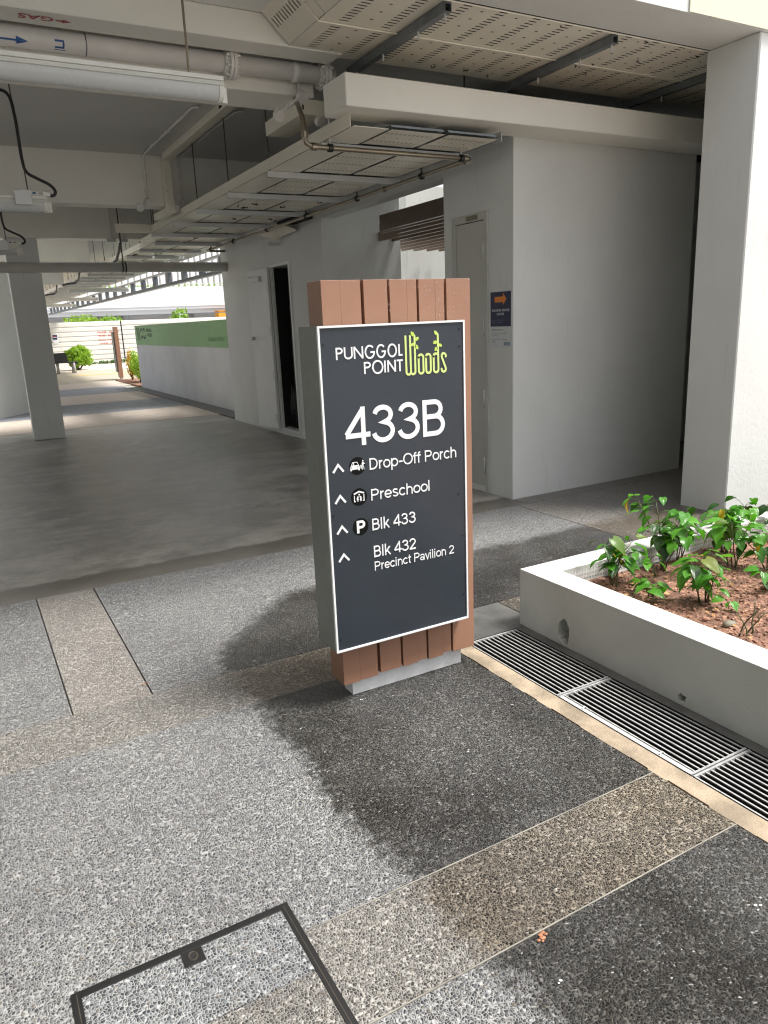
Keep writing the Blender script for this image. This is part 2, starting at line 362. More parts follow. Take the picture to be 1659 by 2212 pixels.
def text_faces(body, bold=0.0, extr=0.0):
    cu = bpy.data.curves.new('t', 'FONT'); cu.body = body; cu.size = 1; cu.offset = bold; cu.extrude = extr; cu.resolution_u = 6
    ob = bpy.data.objects.new('t', cu); COL.objects.link(ob)
    dg = bpy.context.evaluated_depsgraph_get(); dg.update()
    me = bpy.data.meshes.new_from_object(ob.evaluated_get(dg))
    vs = [v.co.copy() for v in me.vertices]; fs = [tuple(p.vertices) for p in me.polygons]
    bpy.data.objects.remove(ob); bpy.data.curves.remove(cu); bpy.data.meshes.remove(me)
    return vs, fs
def text_mb(mb, body, o, u, v, w, box, bold=0.0, depth=0.0):
    """fit text into box (u0,u1,v0,v1) on the plane o+u*x+v*y, raised by depth along w"""
    vs, fs = text_faces(body, bold, 0.5 if depth else 0.0)
    if not vs: return mb
    x0 = min(p.x for p in vs); x1 = max(p.x for p in vs); y0 = min(p.y for p in vs); y1 = max(p.y for p in vs)
    sx = (box[1] - box[0]) / (x1 - x0); sy = (box[3] - box[2]) / (y1 - y0)
    o, u, v, w = Vector(o), Vector(u), Vector(v), Vector(w)
    mb.add([o + u * (box[0] + (p.x - x0) * sx) + v * (box[2] + (p.y - y0) * sy) + w * ((p.z + .5) * depth if depth else 0) for p in vs], fs)
    return mb
def stroke(pts, width, round_=True):
    """2D polygon(s) of a polyline with the given width"""
    pts = [Vector((p[0], p[1])) for p in pts]; n = len(pts); L = []; Rr = []
    closed = (pts[0] - pts[-1]).length < 1e-6
    for i, p in enumerate(pts):
        a = pts[i - 1] if i else (pts[-2] if closed else None); b = pts[i + 1] if i < n - 1 else (pts[1] if closed else None)
        d1 = (p - a).normalized() if a is not None else (b - p).normalized()
        d2 = (b - p).normalized() if b is not None else d1
        nn = Vector((-(d1 + d2).y, (d1 + d2).x)); nn.normalize()
        k = max(.35, nn.dot(Vector((-d1.y, d1.x))))
        L.append(p + nn * width / 2 / k); Rr.append(p - nn * width / 2 / k)
    if closed: return [[L[i], L[i + 1], Rr[i + 1], Rr[i]] for i in range(n - 1)]
    poly = [list(q) for q in L]
    if round_:
        d = (pts[-1] - pts[-2]).normalized(); nn = Vector((-d.y, d.x))
        poly += [list(pts[-1] + nn * width / 2 * math.cos(t) + d * width / 2 * math.sin(t)) for t in [math.pi * k / 8 for k in range(1, 8)]]
    poly += [list(q) for q in reversed(Rr)]
    if round_:
        d = (pts[0] - pts[1]).normalized(); nn = Vector((-d.y, d.x))
        poly += [list(pts[0] + nn * width / 2 * math.cos(t) + d * width / 2 * math.sin(t)) for t in [math.pi * k / 8 for k in range(1, 8)]]
    return [poly]
def arc(cx, cy, rx, ry, a0, a1, n=18):
    return [(cx + rx * math.cos(R_(a0 + (a1 - a0) * i / n)), cy + ry * math.sin(R_(a0 + (a1 - a0) * i / n))) for i in range(n + 1)]

# =========================================================================================================
#                                     LARGE STRUCTURE
# =========================================================================================================
# ---- ground, with the drain trench left open
TX0, TX1, TYE = 1.897, 2.196, 2.683
g = MB()
for (x0, x1, y0, y1) in ((-300, TX0, -300, 400), (TX1, 300, -300, 400), (TX0, TX1, TYE, 400), (TX0, TX1, -300, -4)):
    g.quad((x0, y0, -.02), (x1, y0, -.02), (x1, y1, -.02), (x0, y1, -.02))
single('ground', g, 'road', kind='structure')
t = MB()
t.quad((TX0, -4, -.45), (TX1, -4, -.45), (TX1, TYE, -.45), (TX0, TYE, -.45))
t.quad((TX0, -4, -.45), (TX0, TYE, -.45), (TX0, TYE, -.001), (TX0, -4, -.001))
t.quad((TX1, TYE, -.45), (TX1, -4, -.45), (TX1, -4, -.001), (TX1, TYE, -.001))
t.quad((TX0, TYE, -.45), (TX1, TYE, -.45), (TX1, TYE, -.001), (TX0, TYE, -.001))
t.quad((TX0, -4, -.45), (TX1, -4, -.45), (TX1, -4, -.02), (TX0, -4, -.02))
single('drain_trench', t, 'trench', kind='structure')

# ---- pebble wash pavement made of slabs
pav = thing('pavement', None, None); pav['kind'] = 'structure'
J = .003
def slab(x0, x1, y0, y1, mat, z=0.0): part('paving_slab', MB().box(x0 + J, x1 - J, y0 + J, y1 - J, -.018, z, .0015), mat, pav)
for k in range(4):
    y0 = -3.367 + 1.517 * k
    slab(-7, 1.81, y0, y0 + .312, 'peb_tan'); slab(-7, 1.81, y0 + .312, y0 + 1.517, 'peb_grey')
slab(-7, 1.81, 2.701, 3.016, 'peb_tan')
for x0, x1, mt in ((-7, -3.0, 'peb_grey'), (-3.0, -2.68, 'peb_pink'), (-2.68, .182, 'peb_grey'), (.182, .500, 'peb_pink'), (.5, 3.77, 'peb_grey')):
    slab(x0, x1, 3.016, 4.605, mt)
slab(3.77, 8.6, 2.86, 4.605, 'peb_tan'); slab(3.87, 8.6, 4.605, 9.5, 'peb_tan')
slab(2.34, 3.77, 2.72, 3.016, 'peb_tan')
for y in (1.184, 1.496, 2.701, 3.016):          # pale strips cast between the slabs
    part('joint_strip', MB().box(-7, 1.81, y - .0020, y + .0020, -.018, -.0008), 'joint', pav)
part('screed_patch', MB().box(1.813, 2.337, 2.687, 3.012, -.018, -.001), 'screed', pav)
k_ = MB(); rnd = random.Random(3); ys = [-4 + .08 * i for i in range(84)]
prev = None
for y in ys:                                     # mortar strip with a ragged edge beside the drain
    if y > 2.69: break
    x0 = 1.812 + rnd.uniform(-.004, .004)
    if prev: k_.box(prev[0], TX0 - .002, prev[1], y, -.018, -.0012)
    prev = (x0, y)
single('mortar_strip', k_, 'kerb', kind='structure')
single('mortar_edge', MB().box(TX1 + .002, 2.249, -4, 2.72, -.018, -.003), 'screed', kind='structure')
single('concrete_floor', MB().box(-9, 3.868, 4.606, 13.0, -.018, -.002), 'conc', kind='structure')
far = thing('far_walkway', None, None); far['kind'] = 'structure'
for y0, y1, mt in ((13.0, 15.1, 'far_pink'), (15.1, 17.4, 'far_grey'), (17.4, 19.9, 'far_pink'), (19.9, 22.4, 'far_grey'), (22.4, 24.8, 'far_pink'), (24.8, 33, 'far_tan'), (33, 39.6, 'far_pink')):
    part('paving_slab', MB().box(-6, 3.93 if y0 < 22 else 9, y0 + .004, y1 - .004, -.018, 0), mt, far)
part('yellow_line', MB().add([(3.4, 29.3, .004), (6.2, 28.6, .004), (6.2, 28.95, .004), (3.4, 29.65, .004)], [(0, 1, 2, 3)]), 'yellow', far)

# ---- building above and ceilings
bl = MB().box(-6, 14, 3.42, 5.78, 3.345, 12); bl.box(-6, 5.1, 5.781, 12.3, 3.345, 4.8); bl.box(1.2, 14, 3.415, 3.81, 3.18, 3.344)
single('upper_building', bl, 'wall', 'white upper storeys of the block with deep edge beam overhead', 'building')
single('cream_wall_panel', MB().box(4.07, 14, 3.405, 3.413, 3.182, 4.8), 'cream', 'cream painted wall face above the right pillar', 'wall')
single('hall_ceiling', MB().box(-6, 3.88, 4.82, 12.29, 3.33, 3.344).box(.85, 4.6, 14.3, 43, 3.33, 3.344), 'ceil', kind='structure')
single('link_roof', MB().box(.8, 4.7, 14.3, 43, 3.345, 3.6), 'beam', 'flat concrete roof over the far covered walkway', 'roof')

lr = thing('covered_link', 'unseen concrete linkway roof over the paving, with side wall added to block light', 'roof', (-4, -3, 0))
part('roof_slab', MB().box(-7.3, .75, -9, 3.40, 3.62, 3.85), 'beam', lr)
part('side_wall', MB().box(-7.3, -7.0, -9, 3.4, -.018, 3.62), 'wall', lr)  # unseen wall, added to block light coming from the left
def beam(name, x0, x1, y0, y1, z0, z1, label, mat='beam'):
    return single(name, MB().box(x0, x1, y0, y1, z0, z1, .006), mat, label, 'beam')
beam('ceiling_beam', 2.315, 6.2, 4.462, 4.778, 2.782, 2.968, 'cream concrete beam running right from above the sign to the pillar')
beam('ceiling_beam', -6, 2.49, 4.81, 5.024, 3.178, 3.344, 'overhead cream beam with the red gas arrow stencilled underneath')  # this beam and its stencil scaled about the camera to a farther depth
beam('ceiling_beam', -6, 2.45, 5.20, 5.60, 3.018, 3.33, 'white beam behind the large flanged pipe')
beam('ceiling_beam', -6, 3.86, 8.80, 9.05, 2.812, 3.33, 'grey beam across the hall ceiling behind the hanging black cable')
beam('ceiling_beam', -6, 3.86, 11.96, 12.24, 2.812, 3.33, 'deep grey beam resting on the square column')
beam('ceiling_beam', .9, 2.55, 16.0, 16.25, 2.84, 3.33, 'daylit white beam beyond the square column, nearer one')
beam('ceiling_beam', .9, 2.55, 20.2, 20.45, 2.66, 3.33, 'daylit white beam beyond the square column, farther one')
single('column', MB().box(.808, 1.232, 11.97, 12.23, 0, 2.811, .008), 'wall', 'square grey concrete column standing in the hall', 'column')
single('pillar', MB().box(4.77, 8.8, 3.432, 3.832, -.018, 3.18, .008), 'wall', 'tall white pillar at right edge behind the planter', 'pillar')
# diagonal wall at the far left
dx = Vector((1, 1.31, 0)).normalized(); dn = Vector((-dx.y, dx.x, 0))
pA = Vector((-3.2, 10.9, 0)); pB = Vector((1.79, 17.41, 0))
w = MB(); w.add([pA, pB, pB + dn * .2, pA + dn * .2] + [p + Vector((0, 0, 3.33)) for p in (pA, pB, pB + dn * .2, pA + dn * .2)], [(3, 2, 1, 0), (4, 5, 6, 7), (0, 1, 5, 4), (1, 2, 6, 5), (2, 3, 7, 6), (3, 0, 4, 7)])
single('side_wall', w, 'wall', 'white wall lit by daylight behind the square column', 'wall')

# ---- service block with the grey door and the notice (right of the sign)
single('service_block', MB().box(3.87, 5.905, 4.78, 5.73, -.018, 2.966, .005), 'wall', 'large plain white wall right of the sign, carrying the notice', 'wall')
# ---- second block with the open riser cabinet
sb = thing('riser_block', 'white wall block with an open utility riser left of the sign', 'wall', (4.4, 10, 0))
wl = MB()
wl.box(3.88, 4.93, 8.25, 9.29, -.018, 3.344); wl.box(3.88, 4.93, 9.89, 12.05, -.018, 3.344)
wl.box(3.88, 4.93, 9.29, 9.89, 2.245, 3.344); wl.box(4.45, 4.93, 9.29, 9.89, -.018, 2.245); wl.box(3.88, 4.45, 9.29, 9.89, -.018, .07)
part('wall', wl, 'wall', sb)
single('lintel', MB().box(3.88, 4.06, 5.732, 8.248, 2.664, 3.344), 'wall', 'white lintel over the lobby opening beside the brown louvre', 'lintel')
# lobby behind
single('lobby_wall', MB().box(5.79, 11, 9.5, 9.7, -.018, 3.3), 'wall', 'pale grey lobby wall seen under the brown slats', 'wall')
single('courtyard_wall', MB().box(5.0, 14, 14.2, 14.4, -.018, 6), 'podium', 'bright white wall glimpsed through the lobby', 'wall')
single('passage_wall', MB().box(8.6, 8.8, 3.84, 5.78, -.018, 3.3), 'wall', 'shaded end wall of the dark passage on the right', 'wall')
dk = MB().box(5.91, 8.8, 5.79, 5.92, -.018, 3.3)
single('passage_wall', dk, 'wall', 'shaded back wall of the dark passage on the right', 'wall')
single('lobby_soffit', MB().box(4.07, 5.09, 5.785, 8.24, 3.30, 3.343), 'ceil', kind='structure')

# ---- low wall with green mural band
gw = thing('mural_wall', 'low grey wall with green painted band beside the far walkway', 'wall', (4.4, 17, 0))
part('wall', MB().box(4.30, 4.46, 12.2, 21.3, -.018, 1.13), 'greenwall', gw)
part('green_band', MB().box(4.296, 4.464, 12.2, 21.3, 1.13, 1.63), 'green', gw)
lg = MB()
for i in range(4):                                # bars and rings of the emblem (wall face looks towards -X)
    y0 = 21.05 - i * .085
    for zz in range(5): lg.box(4.2935, 4.2958, y0 - .03 - .012 * zz, y0 - .012 * zz, 1.26 + .062 * (4 - zz), 1.318 + .062 * (4 - zz))
for cy, cz, r in ((20.48, 1.42, .13), (20.18, 1.42, .13)):
    for a0, a1 in ((20, 150), (200, 330)):
        for q in stroke(arc(cy, cz, r, r * .9, a0, a1, 10), .05, False): lg.prism(q, (4.2936, 0, 0), (0, 1, 0), (0, 0, 1), (.002, 0, 0))
part('emblem', lg, 'ink', gw)
tx = MB(); text_mb(tx, 'PUNGGOL\n   WOODS', (4.2936, 19.92, 1.34), (0, -1, 0), (0, 0, 1), (-1, 0, 0), (0, .62, 0, .2), .01)
part('lettering', tx, 'ink', gw)
tx = MB(); text_mb(tx, 'PUNGGOL WOODS', (4.2936, 14.55, 1.24), (0, -1, 0), (0, 0, 1), (-1, 0, 0), (0, 1.02, 0, .085), .0)
part('faded_lettering', tx, 'fade', gw)
single('drain_cover', MB().box(3.95, 4.28, 12.3, 21.4, -.018, .003), 'screed', kind='structure')

# ---- clerestory frame along the far walkway
fr = thing('clerestory_frame', 'grey steel frame with open panes along the far walkway roof', 'frame', (4.55, 25, 2.5))
part('bottom_rail', MB().box(4.5, 4.62, 12.3, 43, 2.47, 2.535), 'strut', fr)
part('top_rail', MB().box(4.5, 4.6, 12.3, 43, 2.76, 2.80), 'galv', fr)
y = 12.6
while y < 43:
    part('post', MB().box(4.51, 4.60, y, y + .20, 2.536, 2.759), 'strut', fr); y += 1.35
single('roof_duct', MB().tube([(4.3, 12.3, 2.99), (4.3, 43, 2.99)], .15, 16), 'pipe', 'thick white pipe along the far walkway ceiling edge', 'pipe', smooth=True)

# =========================================================================================================
#                                     THE SIGN
# =========================================================================================================
SX, SY = 1.484, 2.56
sign = thing('wayfinding_sign', 'brown slatted totem sign with dark panel reading 433B', 'sign', (SX, SY, 0))
pl = MB(); nx = 26; rnd = random.Random(5)
for i in range(nx):                               # white plinth, its paint line ragged against the slats
    x0 = 1.212 + (1.757 - 1.212) * i / nx; x1 = 1.212 + (1.757 - 1.212) * (i + 1) / nx
    pl.box(x0, x1, 2.532, 2.605, -.001, .115)
part('plinth', pl, 'plinth', sign)
part('backing', MB().box(1.166, 1.80, 2.522, 2.60, .078, 1.640), 'groove', sign)
PLK = [(1.160, 1.2347, .070, 0), (1.2349, 1.3182, .0728, .0003), (1.3305, 1.4303, .0800, 0), (1.4403, 1.5151, .0780, 0), (1.5153, 1.5580, .0842, .0003),
       (1.5677, 1.6421, .0765, 0), (1.6423, 1.6840, .0870, .0003), (1.6945, 1.807, .0785, 0)]
for i, (x0, x1, zb, dy) in enumerate(PLK):
    yb = 2.619 if i in (0, len(PLK) - 1) else 2.521
    part('plank', MB().box(x0, x1, 2.500 + dy, yb, zb, 1.6455, .0006), 'copper', sign)
part('back_skin', MB().box(1.236, 1.764, 2.6005, 2.619, .078, 1.6455), 'copper', sign)
cb = MB().box(1.111, 1.738, 2.4535, 2.498, .2475, 1.4885); cb.box(1.111, 1.157, 2.4985, 2.611, .2475, 1.4885)
part('cabinet', cb, 'cab', sign)
fw = .0075
part('face_frame', MB().box(1.1105, 1.1105 + fw, 2.4425, 2.453, .247, 1.489), 'white', sign)
part('face_frame', MB().box(1.7385 - fw, 1.7385, 2.4425, 2.453, .247, 1.489), 'white', sign)
part('face_frame', MB().box(1.1105 + fw, 1.7385 - fw, 2.4425, 2.453, 1.489 - fw, 1.489), 'white', sign)
part('face_frame', MB().box(1.1105 + fw, 1.7385 - fw, 2.4425, 2.453, .247, .247 + fw), 'white', sign)
FACE = part('face_panel', MB().box(1.1105 + fw, 1.7385 - fw, 2.4470, 2.4532, .247 + fw, 1.489 - fw), 'slate', sign)
SIGN_SHARED = list(sign.children)
for (x, z) in ((1.132, 1.425), (1.715, 1.455), (1.716, 1.39), (1.716, .62), (1.716, .36), (1.132, .30), (1.132, .80), (1.70, .80)):
    part('screw', MB().cyl((x, 2.4462, z), (0, 1, 0), .0042, .003, 10), 'black', FACE)
FO = (0, 2.4468, 0); FU, FV, FW = (1, 0, 0), (0, 0, 1), (0, -1, 0)
_lay = [0]
def face_strokes(mb, polys):
    for q in polys:
        _lay[0] = (_lay[0] + 1) % 9
        mb.prism(q, (0, 2.4469, 0), FU, FV, (0, -.0016 - .00006 * _lay[0], 0))
# PUNGGOL POINT in thin geometric capitals
def futura(mb, ch, x, y, wd, h, sw):
    r = h / 2; S = lambda pts: face_strokes(mb, stroke([(x + a, y + b) for a, b in pts], sw, False))
    if ch == 'P': S([(0, 0), (0, h)]); S([(0, h - sw / 2), (wd * .45, h - sw / 2)] + arc(wd * .45, h * .73, wd * .5, h * .27 - sw / 2, 90, -90, 10)[1:] + [(0, h * .46 + sw / 2)])
    if ch == 'U': S([(0, h), (0, h * .34)] + arc(wd / 2, h * .34, wd / 2, h * .34 - sw / 2, 180, 360, 14)[1:] + [(wd, h)])
    if ch == 'N': S([(0, 0), (0, h)]); S([(wd, 0), (wd, h)]); S([(0, h - .001), (wd, .001)])
    if ch == 'G': S(arc(wd / 2, r, wd / 2, r, 42, 360, 26)); S([(wd * .56, r - sw * .2), (wd + sw / 2, r - sw * .2)])
    if ch == 'O': S(arc(wd / 2, r, wd / 2, r, 0, 360, 30))
    if ch == 'L': S([(0, h), (0, 0)]); S([(0, sw / 2), (wd, sw / 2)])
    if ch == 'I': S([(0, 0), (0, h)])
    if ch == 'T': S([(wd / 2, 0), (wd / 2, h)]); S([(0, h - sw / 2), (wd, h - sw / 2)])
nm = MB()
for ch, x, wd in (('P', 1.1810, .0235), ('U', 1.2136, .0288), ('N', 1.2528, .0330), ('G', 1.2978, .0365), ('G', 1.3465, .0340), ('O', 1.3937, .0342), ('L', 1.4403, .0142)):
    futura(nm, ch, x, 1.3685 if ch != 'G' and ch != 'O' else 1.3680, wd, .0432 if ch not in 'GO' else .0442, .0062)
for ch, x, wd in (('P', 1.2920, .0240), ('O', 1.3258, .0415), ('I', 1.3775, 0), ('N', 1.3905, .0305), ('T', 1.4285, .0255)):
    futura(nm, ch, x, 1.3118 if ch != 'O' else 1.3112, wd, .0434 if ch != 'O' else .0446, .0062)
part('name_lettering', nm, 'white', FACE)
# the lime "Woods" with sprouting stems
wd_ = MB(); sw = .0082
def WS(pts, mb=wd_): face_strokes(mb, stroke(pts, sw))
WS([(1.4697, 1.438), (1.4697, 1.307)] + arc(1.4796, 1.307, .0099, .0102, 180, 360, 12)[1:] + [(1.4895, 1.438)])
WS([(1.4895, 1.33), (1.4895, 1.307)] + arc(1.4995, 1.307, .0100, .0102, 180, 360, 12)[1:] + [(1.5095, 1.4375), (1.5055, 1.4425)])
for cx in (1.5355, 1.5687, 1.6035):
    WS([(cx - .0105, 1.3575)] + arc(cx, 1.3575, .0105, .0105, 180, 0, 12)[1:] + [(cx + .0105, 1.3075)] + arc(cx, 1.3075, .0105, .0105, 360, 180, 12)[1:] + [(cx - .0105, 1.3576)])
WS([(1.6140, 1.307), (1.6140, 1.4385), (1.6105, 1.4425)])
WS(arc(1.6395, 1.3570, .0098, .0100, -15, 175, 12) + [(1.6310, 1.3520), (1.6470, 1.3130)] + arc(1.6385, 1.3065, .0098, .0095, 25, -190, 14)[1:])
part('logo_lettering', wd_, 'lime', FACE)
def leafpoly(bx, by, tx_, ty, k=.42):
    b = Vector((bx, by)); t_ = Vector((tx_, ty)); d = t_ - b; n = Vector((-d.y, d.x)) * k
    return [b, b + d * .25 + n * .62, b + d * .55 + n * .72, b + d * .82 + n * .45, t_, b + d * .82 - n * .45, b + d * .55 - n * .72, b + d * .25 - n * .62]
lv = MB()
for q in ((1.5085, 1.437, 1.4935, 1.4545), (1.511, 1.4215, 1.5285, 1.4325), (1.508, 1.4115, 1.4925, 1.4020), (1.511, 1.4065, 1.5245, 1.3880),
          (1.6125, 1.437, 1.5985, 1.4535), (1.612, 1.4130, 1.5915, 1.4070), (1.615, 1.4020, 1.6335, 1.3945), (1.612, 1.3925, 1.5985, 1.3775)):
    face_strokes(lv, [[(p[0], p[1]) for p in leafpoly(*q)]])
part('logo_leaf', lv, 'lime2', FACE)
W_ = .118
def A_(cx, cy, rx, ry, a0, a1, n=14): return arc(cx, cy, rx, ry, a0, a1, n)
GL = {
 '4': (.78, [[(.55, 0), (.55, 1)], [(.56, .955), (.055, .30)], [(.03, .268), (.75, .268)]]),
 '3': (.78, [A_(.36, .735, .245, .197, 168, -80) + A_(.365, .305, .285, .237, 80, -170)]),
 '2': (.76, [A_(.36, .70, .27, .232, 172, -32) + [(.10, .085)], [(.04, .068), (.68, .068)]]),
 'B': (.82, [[(.1, 0), (.1, 1)], [(.1, .932), (.42, .932)] + A_(.42, .735, .2, .197, 90, -90)[1:] + [(.1, .538)], [(.1, .537), (.45, .537)] + A_(.45, .303, .235, .235, 90, -90)[1:] + [(.1, .068)]]),
 'D': (.86, [[(.1, 0), (.1, 1)], [(.1, .932), (.36, .932)] + A_(.36, .5, .37, .432, 90, -90)[1:] + [(.1, .068)]]),
 'P': (.80, [[(.1, 0), (.1, 1)], [(.1, .932), (.45, .932)] + A_(.45, .70, .225, .232, 90, -90)[1:] + [(.1, .468)]]),
 'O': (.96, [A_(.48, .5, .41, .440, 0, 360, 30)]),
 'r': (.43, [[(.1, 0), (.1, .73)], A_(.37, .40, .27, .262, 178, 92, 8)]),
 'o': (.70, [A_(.35, .365, .282, .308, 0, 360, 26)]),
 'p': (.74, [[(.1, -.28), (.1, .73)], A_(.378, .365, .275, .308, 0, 360, 26)]),
 '-': (.44, [[(.05, .36), (.39, .36)]]),
 'f': (.38, [[(.17, 0), (.17, .80)] + A_(.33, .80, .16, .135, 180, 85, 8)[1:], [(.02, .675), (.37, .675)]]),
 'c': (.66, [A_(.35, .365, .282, .308, 42, 318, 22)]),
 'h': (.68, [[(.1, 0), (.1, 1)], A_(.335, .41, .235, .262, 180, 0, 14) + [(.57, 0)]]),
 'n': (.68, [[(.1, 0), (.1, .73)], A_(.335, .41, .235, .262, 180, 0, 14) + [(.57, 0)]]),
 'e': (.70, [[(.08, .36), (.63, .36)], A_(.35, .365, .282, .308, 0, 320, 22)]),
 's': (.62, [A_(.31, .535, .205, .138, 28, 255, 12) + A_(.315, .205, .215, .140, 78, -155, 12)]),
 'l': (.28, [[(.1, 0), (.1, 1)]]),
 'k': (.62, [[(.1, 0), (.1, 1)], [(.54, .73), (.12, .26)], [(.25, .42), (.58, 0)]]),
 'i': (.28, [[(.1, 0), (.1, .73)], [(.1, .87), (.1, 1)]]),
 't': (.38, [[(.17, .95), (.17, .20)] + A_(.31, .19, .14, .125, 180, 275, 8), [(.02, .675), (.37, .675)]]),
 'v': (.60, [[(.05, .73), (.30, .03), (.55, .73)]]),
 'a': (.68, [A_(.31, .535, .23, .138, 165, 0, 12) + [(.54, .12), (.62, .06)], A_(.29, .215, .215, .152, 0, 360, 20)]),
 ' ': (.36, [])}
def sans(body, x0, x1, zb, cap, name, w=W_):
    """grotesque lettering built from even strokes, baseline zb, capital height cap, filling x0..x1"""
    mb = MB(); pen = 0; L = []; hw = w / 2
    for ch in body:
        adv, st_ = GL[ch]; L += [[(pen + p[0], p[1]) for p in q] for q in st_]; pen += adv
    xs_ = [p[0] for q in L for p in q]; a, b = min(xs_) - hw, max(xs_) + hw
    k = (x1 - x0) / (b - a)
    for q in L: face_strokes(mb, stroke([(x0 + (p[0] - a) * k, zb + p[1] * cap) for p in q], w * cap, False))
    return part(name, mb, 'white', FACE)
sans('433B', 1.1905, 1.6385, 1.0515, .1430, 'block_number', .130)
sans('Drop-Off Porch', 1.2932, 1.6905, .9533, .0445, 'direction_lettering'); sans('Preschool', 1.2939, 1.5590, .8339, .0440, 'direction_lettering')
sans('Blk 433', 1.2932, 1.4893, .7147, .0462, 'direction_lettering'); sans('Blk 432', 1.2950, 1.4888, .6051, .0462, 'direction_lettering')
sans('Precinct Pavilion 2', 1.2957, 1.6728, .5504, .0367, 'direction_lettering', .112)
for (zt, zb, xc) in ((.9895, .9620, 1.1620), (.8715, .8440, 1.1637), (.7530, .7255, 1.1640), (.6420, .6155, 1.1650)):
    ar = MB(); face_strokes(ar, stroke([(xc - .0215, zb), (xc, zt), (xc + .0215, zb)], .0082, False)); part('arrow', ar, 'white', FACE)
for (cx, cz) in ((1.2425, .9755), (1.2432, .8560), (1.2430, .7390)):
    part('icon_disc', MB().cyl((cx, 2.4466, cz), (0, 1, 0), .0338, .0012, 36), 'disc', FACE)
ic = MB()
def IP(poly, d=.0): ic.prism(poly, (0, 2.4458, 0), FU, FV, (0, -.0005 - d, 0))
def IB(x0, x1, z0, z1, d=0): IP([(x0, z0), (x1, z0), (x1, z1), (x0, z1)], d)
def circ(cx, cz, r): return [(cx + r * math.cos(2 * math.pi * k / 14), cz + r * math.sin(2 * math.pi * k / 14)) for k in range(14)]
# car with driver
IP([(1.2115, .9590), (1.2180, .9590), (1.2180, .9630), (1.2450, .9630), (1.2450, .9585), (1.2515, .9585), (1.2515, .9720), (1.2475, .9790), (1.2155, .9790), (1.2112, .9720)])
for q in stroke([(1.2165, .9790), (1.2215, .9905), (1.2405, .9905), (1.2462, .9790)], .0022, False): IP(q, .0002)
IP(circ(1.2255, .9855, .0030), .0001); IB(1.2215, 1.2295, .9788, .9815, .0003)
# passenger with bag
IP(circ(1.2655, .9930, .0030)); IP([(1.2600, .9830), (1.2635, .9890), (1.2675, .9890), (1.2688, .9820), (1.2670, .9750), (1.2625, .9750)], .0001)
for q in ([(1.2640, .9760), (1.2625, .9690), (1.2612, .9600)], [(1.2655, .9760), (1.2685, .9695), (1.2692, .9605)], [(1.2670, .9860), (1.2690, .9822), (1.2725, .9822)]):
    for s_ in stroke(q, .0027): IP(s_, .0003)
IP([(1.2545, .9655), (1.2590, .9640), (1.2600, .9745), (1.2585, .9790), (1.2540, .9770)], .0002)
# house with two children
for s_ in stroke([(1.2205, .8690), (1.2425, .8770), (1.2645, .8690)], .0058, False): IP(s_)
for s_ in stroke([(1.2222, .8635), (1.2222, .8405), (1.2275, .8405)], .0036, False): IP(s_)
for s_ in stroke([(1.2630, .8635), (1.2630, .8405), (1.2577, .8405)], .0036, False): IP(s_)
IP(circ(1.2430, .8650, .0034))
for cx, sg in ((1.2360, 1), (1.2490, -1)):
    IP(circ(cx, .8560, .0030)); IP([(cx - .0042, .8450), (cx + .0042, .8450), (cx + .0022, .8535), (cx - .0022, .8535)], .0001)
    IB(cx - .0026, cx - .0007, .8395, .8455, .0002); IB(cx + .0007, cx + .0026, .8395, .8455, .0002)
    for s_ in stroke([(cx + sg * .001, .8525), (cx + sg * .0052, .8575)], .0016): IP(s_, .0003)
    for s_ in stroke([(cx - sg * .001, .8525), (cx - sg * .0052, .8500)], .0016): IP(s_, .0004)
for q_ in ([(1.2312, .7145), (1.2312, .7640)], [(1.2312, .7588), (1.2470, .7588)] + arc(1.2470, .7480, .0105, .0108, 90, -90, 12)[1:] + [(1.2312, .7372)]):
    for j_, s_ in enumerate(stroke(q_, .0104, False)): IP(s_, .0001 * (len(q_) % 3))
part('icon_pictogram', ic, 'white', FACE)
hl = MB(); hl.box(1.2143, 1.2185, 2.4446, 2.4452, .9705, .9732); hl.box(1.2412, 1.2455, 2.4446, 2.4452, .9705, .9732)
part('icon_headlight', hl, 'disc', FACE)
# rain drops on the slats and the panel
dr = MB(); rnd = random.Random(11)
def drop(x, y, z, r):
    n = 6; vs = [(x, y - r * .55, z)]; fs = []
    for k in range(n):
        a = 2 * math.pi * k / n; vs.append((x + r * math.cos(a), y, z + r * 1.25 * math.sin(a)))
    for k in range(n): vs.append((x + r * .7 * math.cos(2 * math.pi * k / n), y - r * .38, z + r * .85 * math.sin(2 * math.pi * k / n)))
    for k in range(n):
        k2 = (k + 1) % n; fs += [(1 + k, 1 + k2, 7 + k2, 7 + k), (7 + k, 7 + k2, 0)]
    dr.add(vs, fs)
for _ in range(130):
    x = 1.2 + .6 * rnd.random() ** .6; drop(x, 2.4995, rnd.uniform(1.495, 1.642), rnd.uniform(.0012, .0030))
for _ in range(60): drop(rnd.uniform(1.2, 1.8), 2.4995, rnd.uniform(.09, .24), rnd.uniform(.001, .0022))
for _ in range(300):
    x = 1.125 + .6 * rnd.random() ** .6; drop(x, 2.4468, rnd.uniform(.27, 1.47), rnd.uniform(.0005, .0013))
part('rain_drops', dr, 'drop', sign, True, kind='stuff')
# the far sign is the same kind, seen edge on
s2 = thing('wayfinding_sign', 'narrow brown totem sign seen edge on beside the far walkway', 'sign', (4.50, 25.3, 0))
for ch in SIGN_SHARED:
    c = ch.copy(); COL.objects.link(c); c.parent = s2; ORG[c.name] = Vector((4.5, 25.3, 0))
s2.rotation_euler = (0, 0, R_(-97))

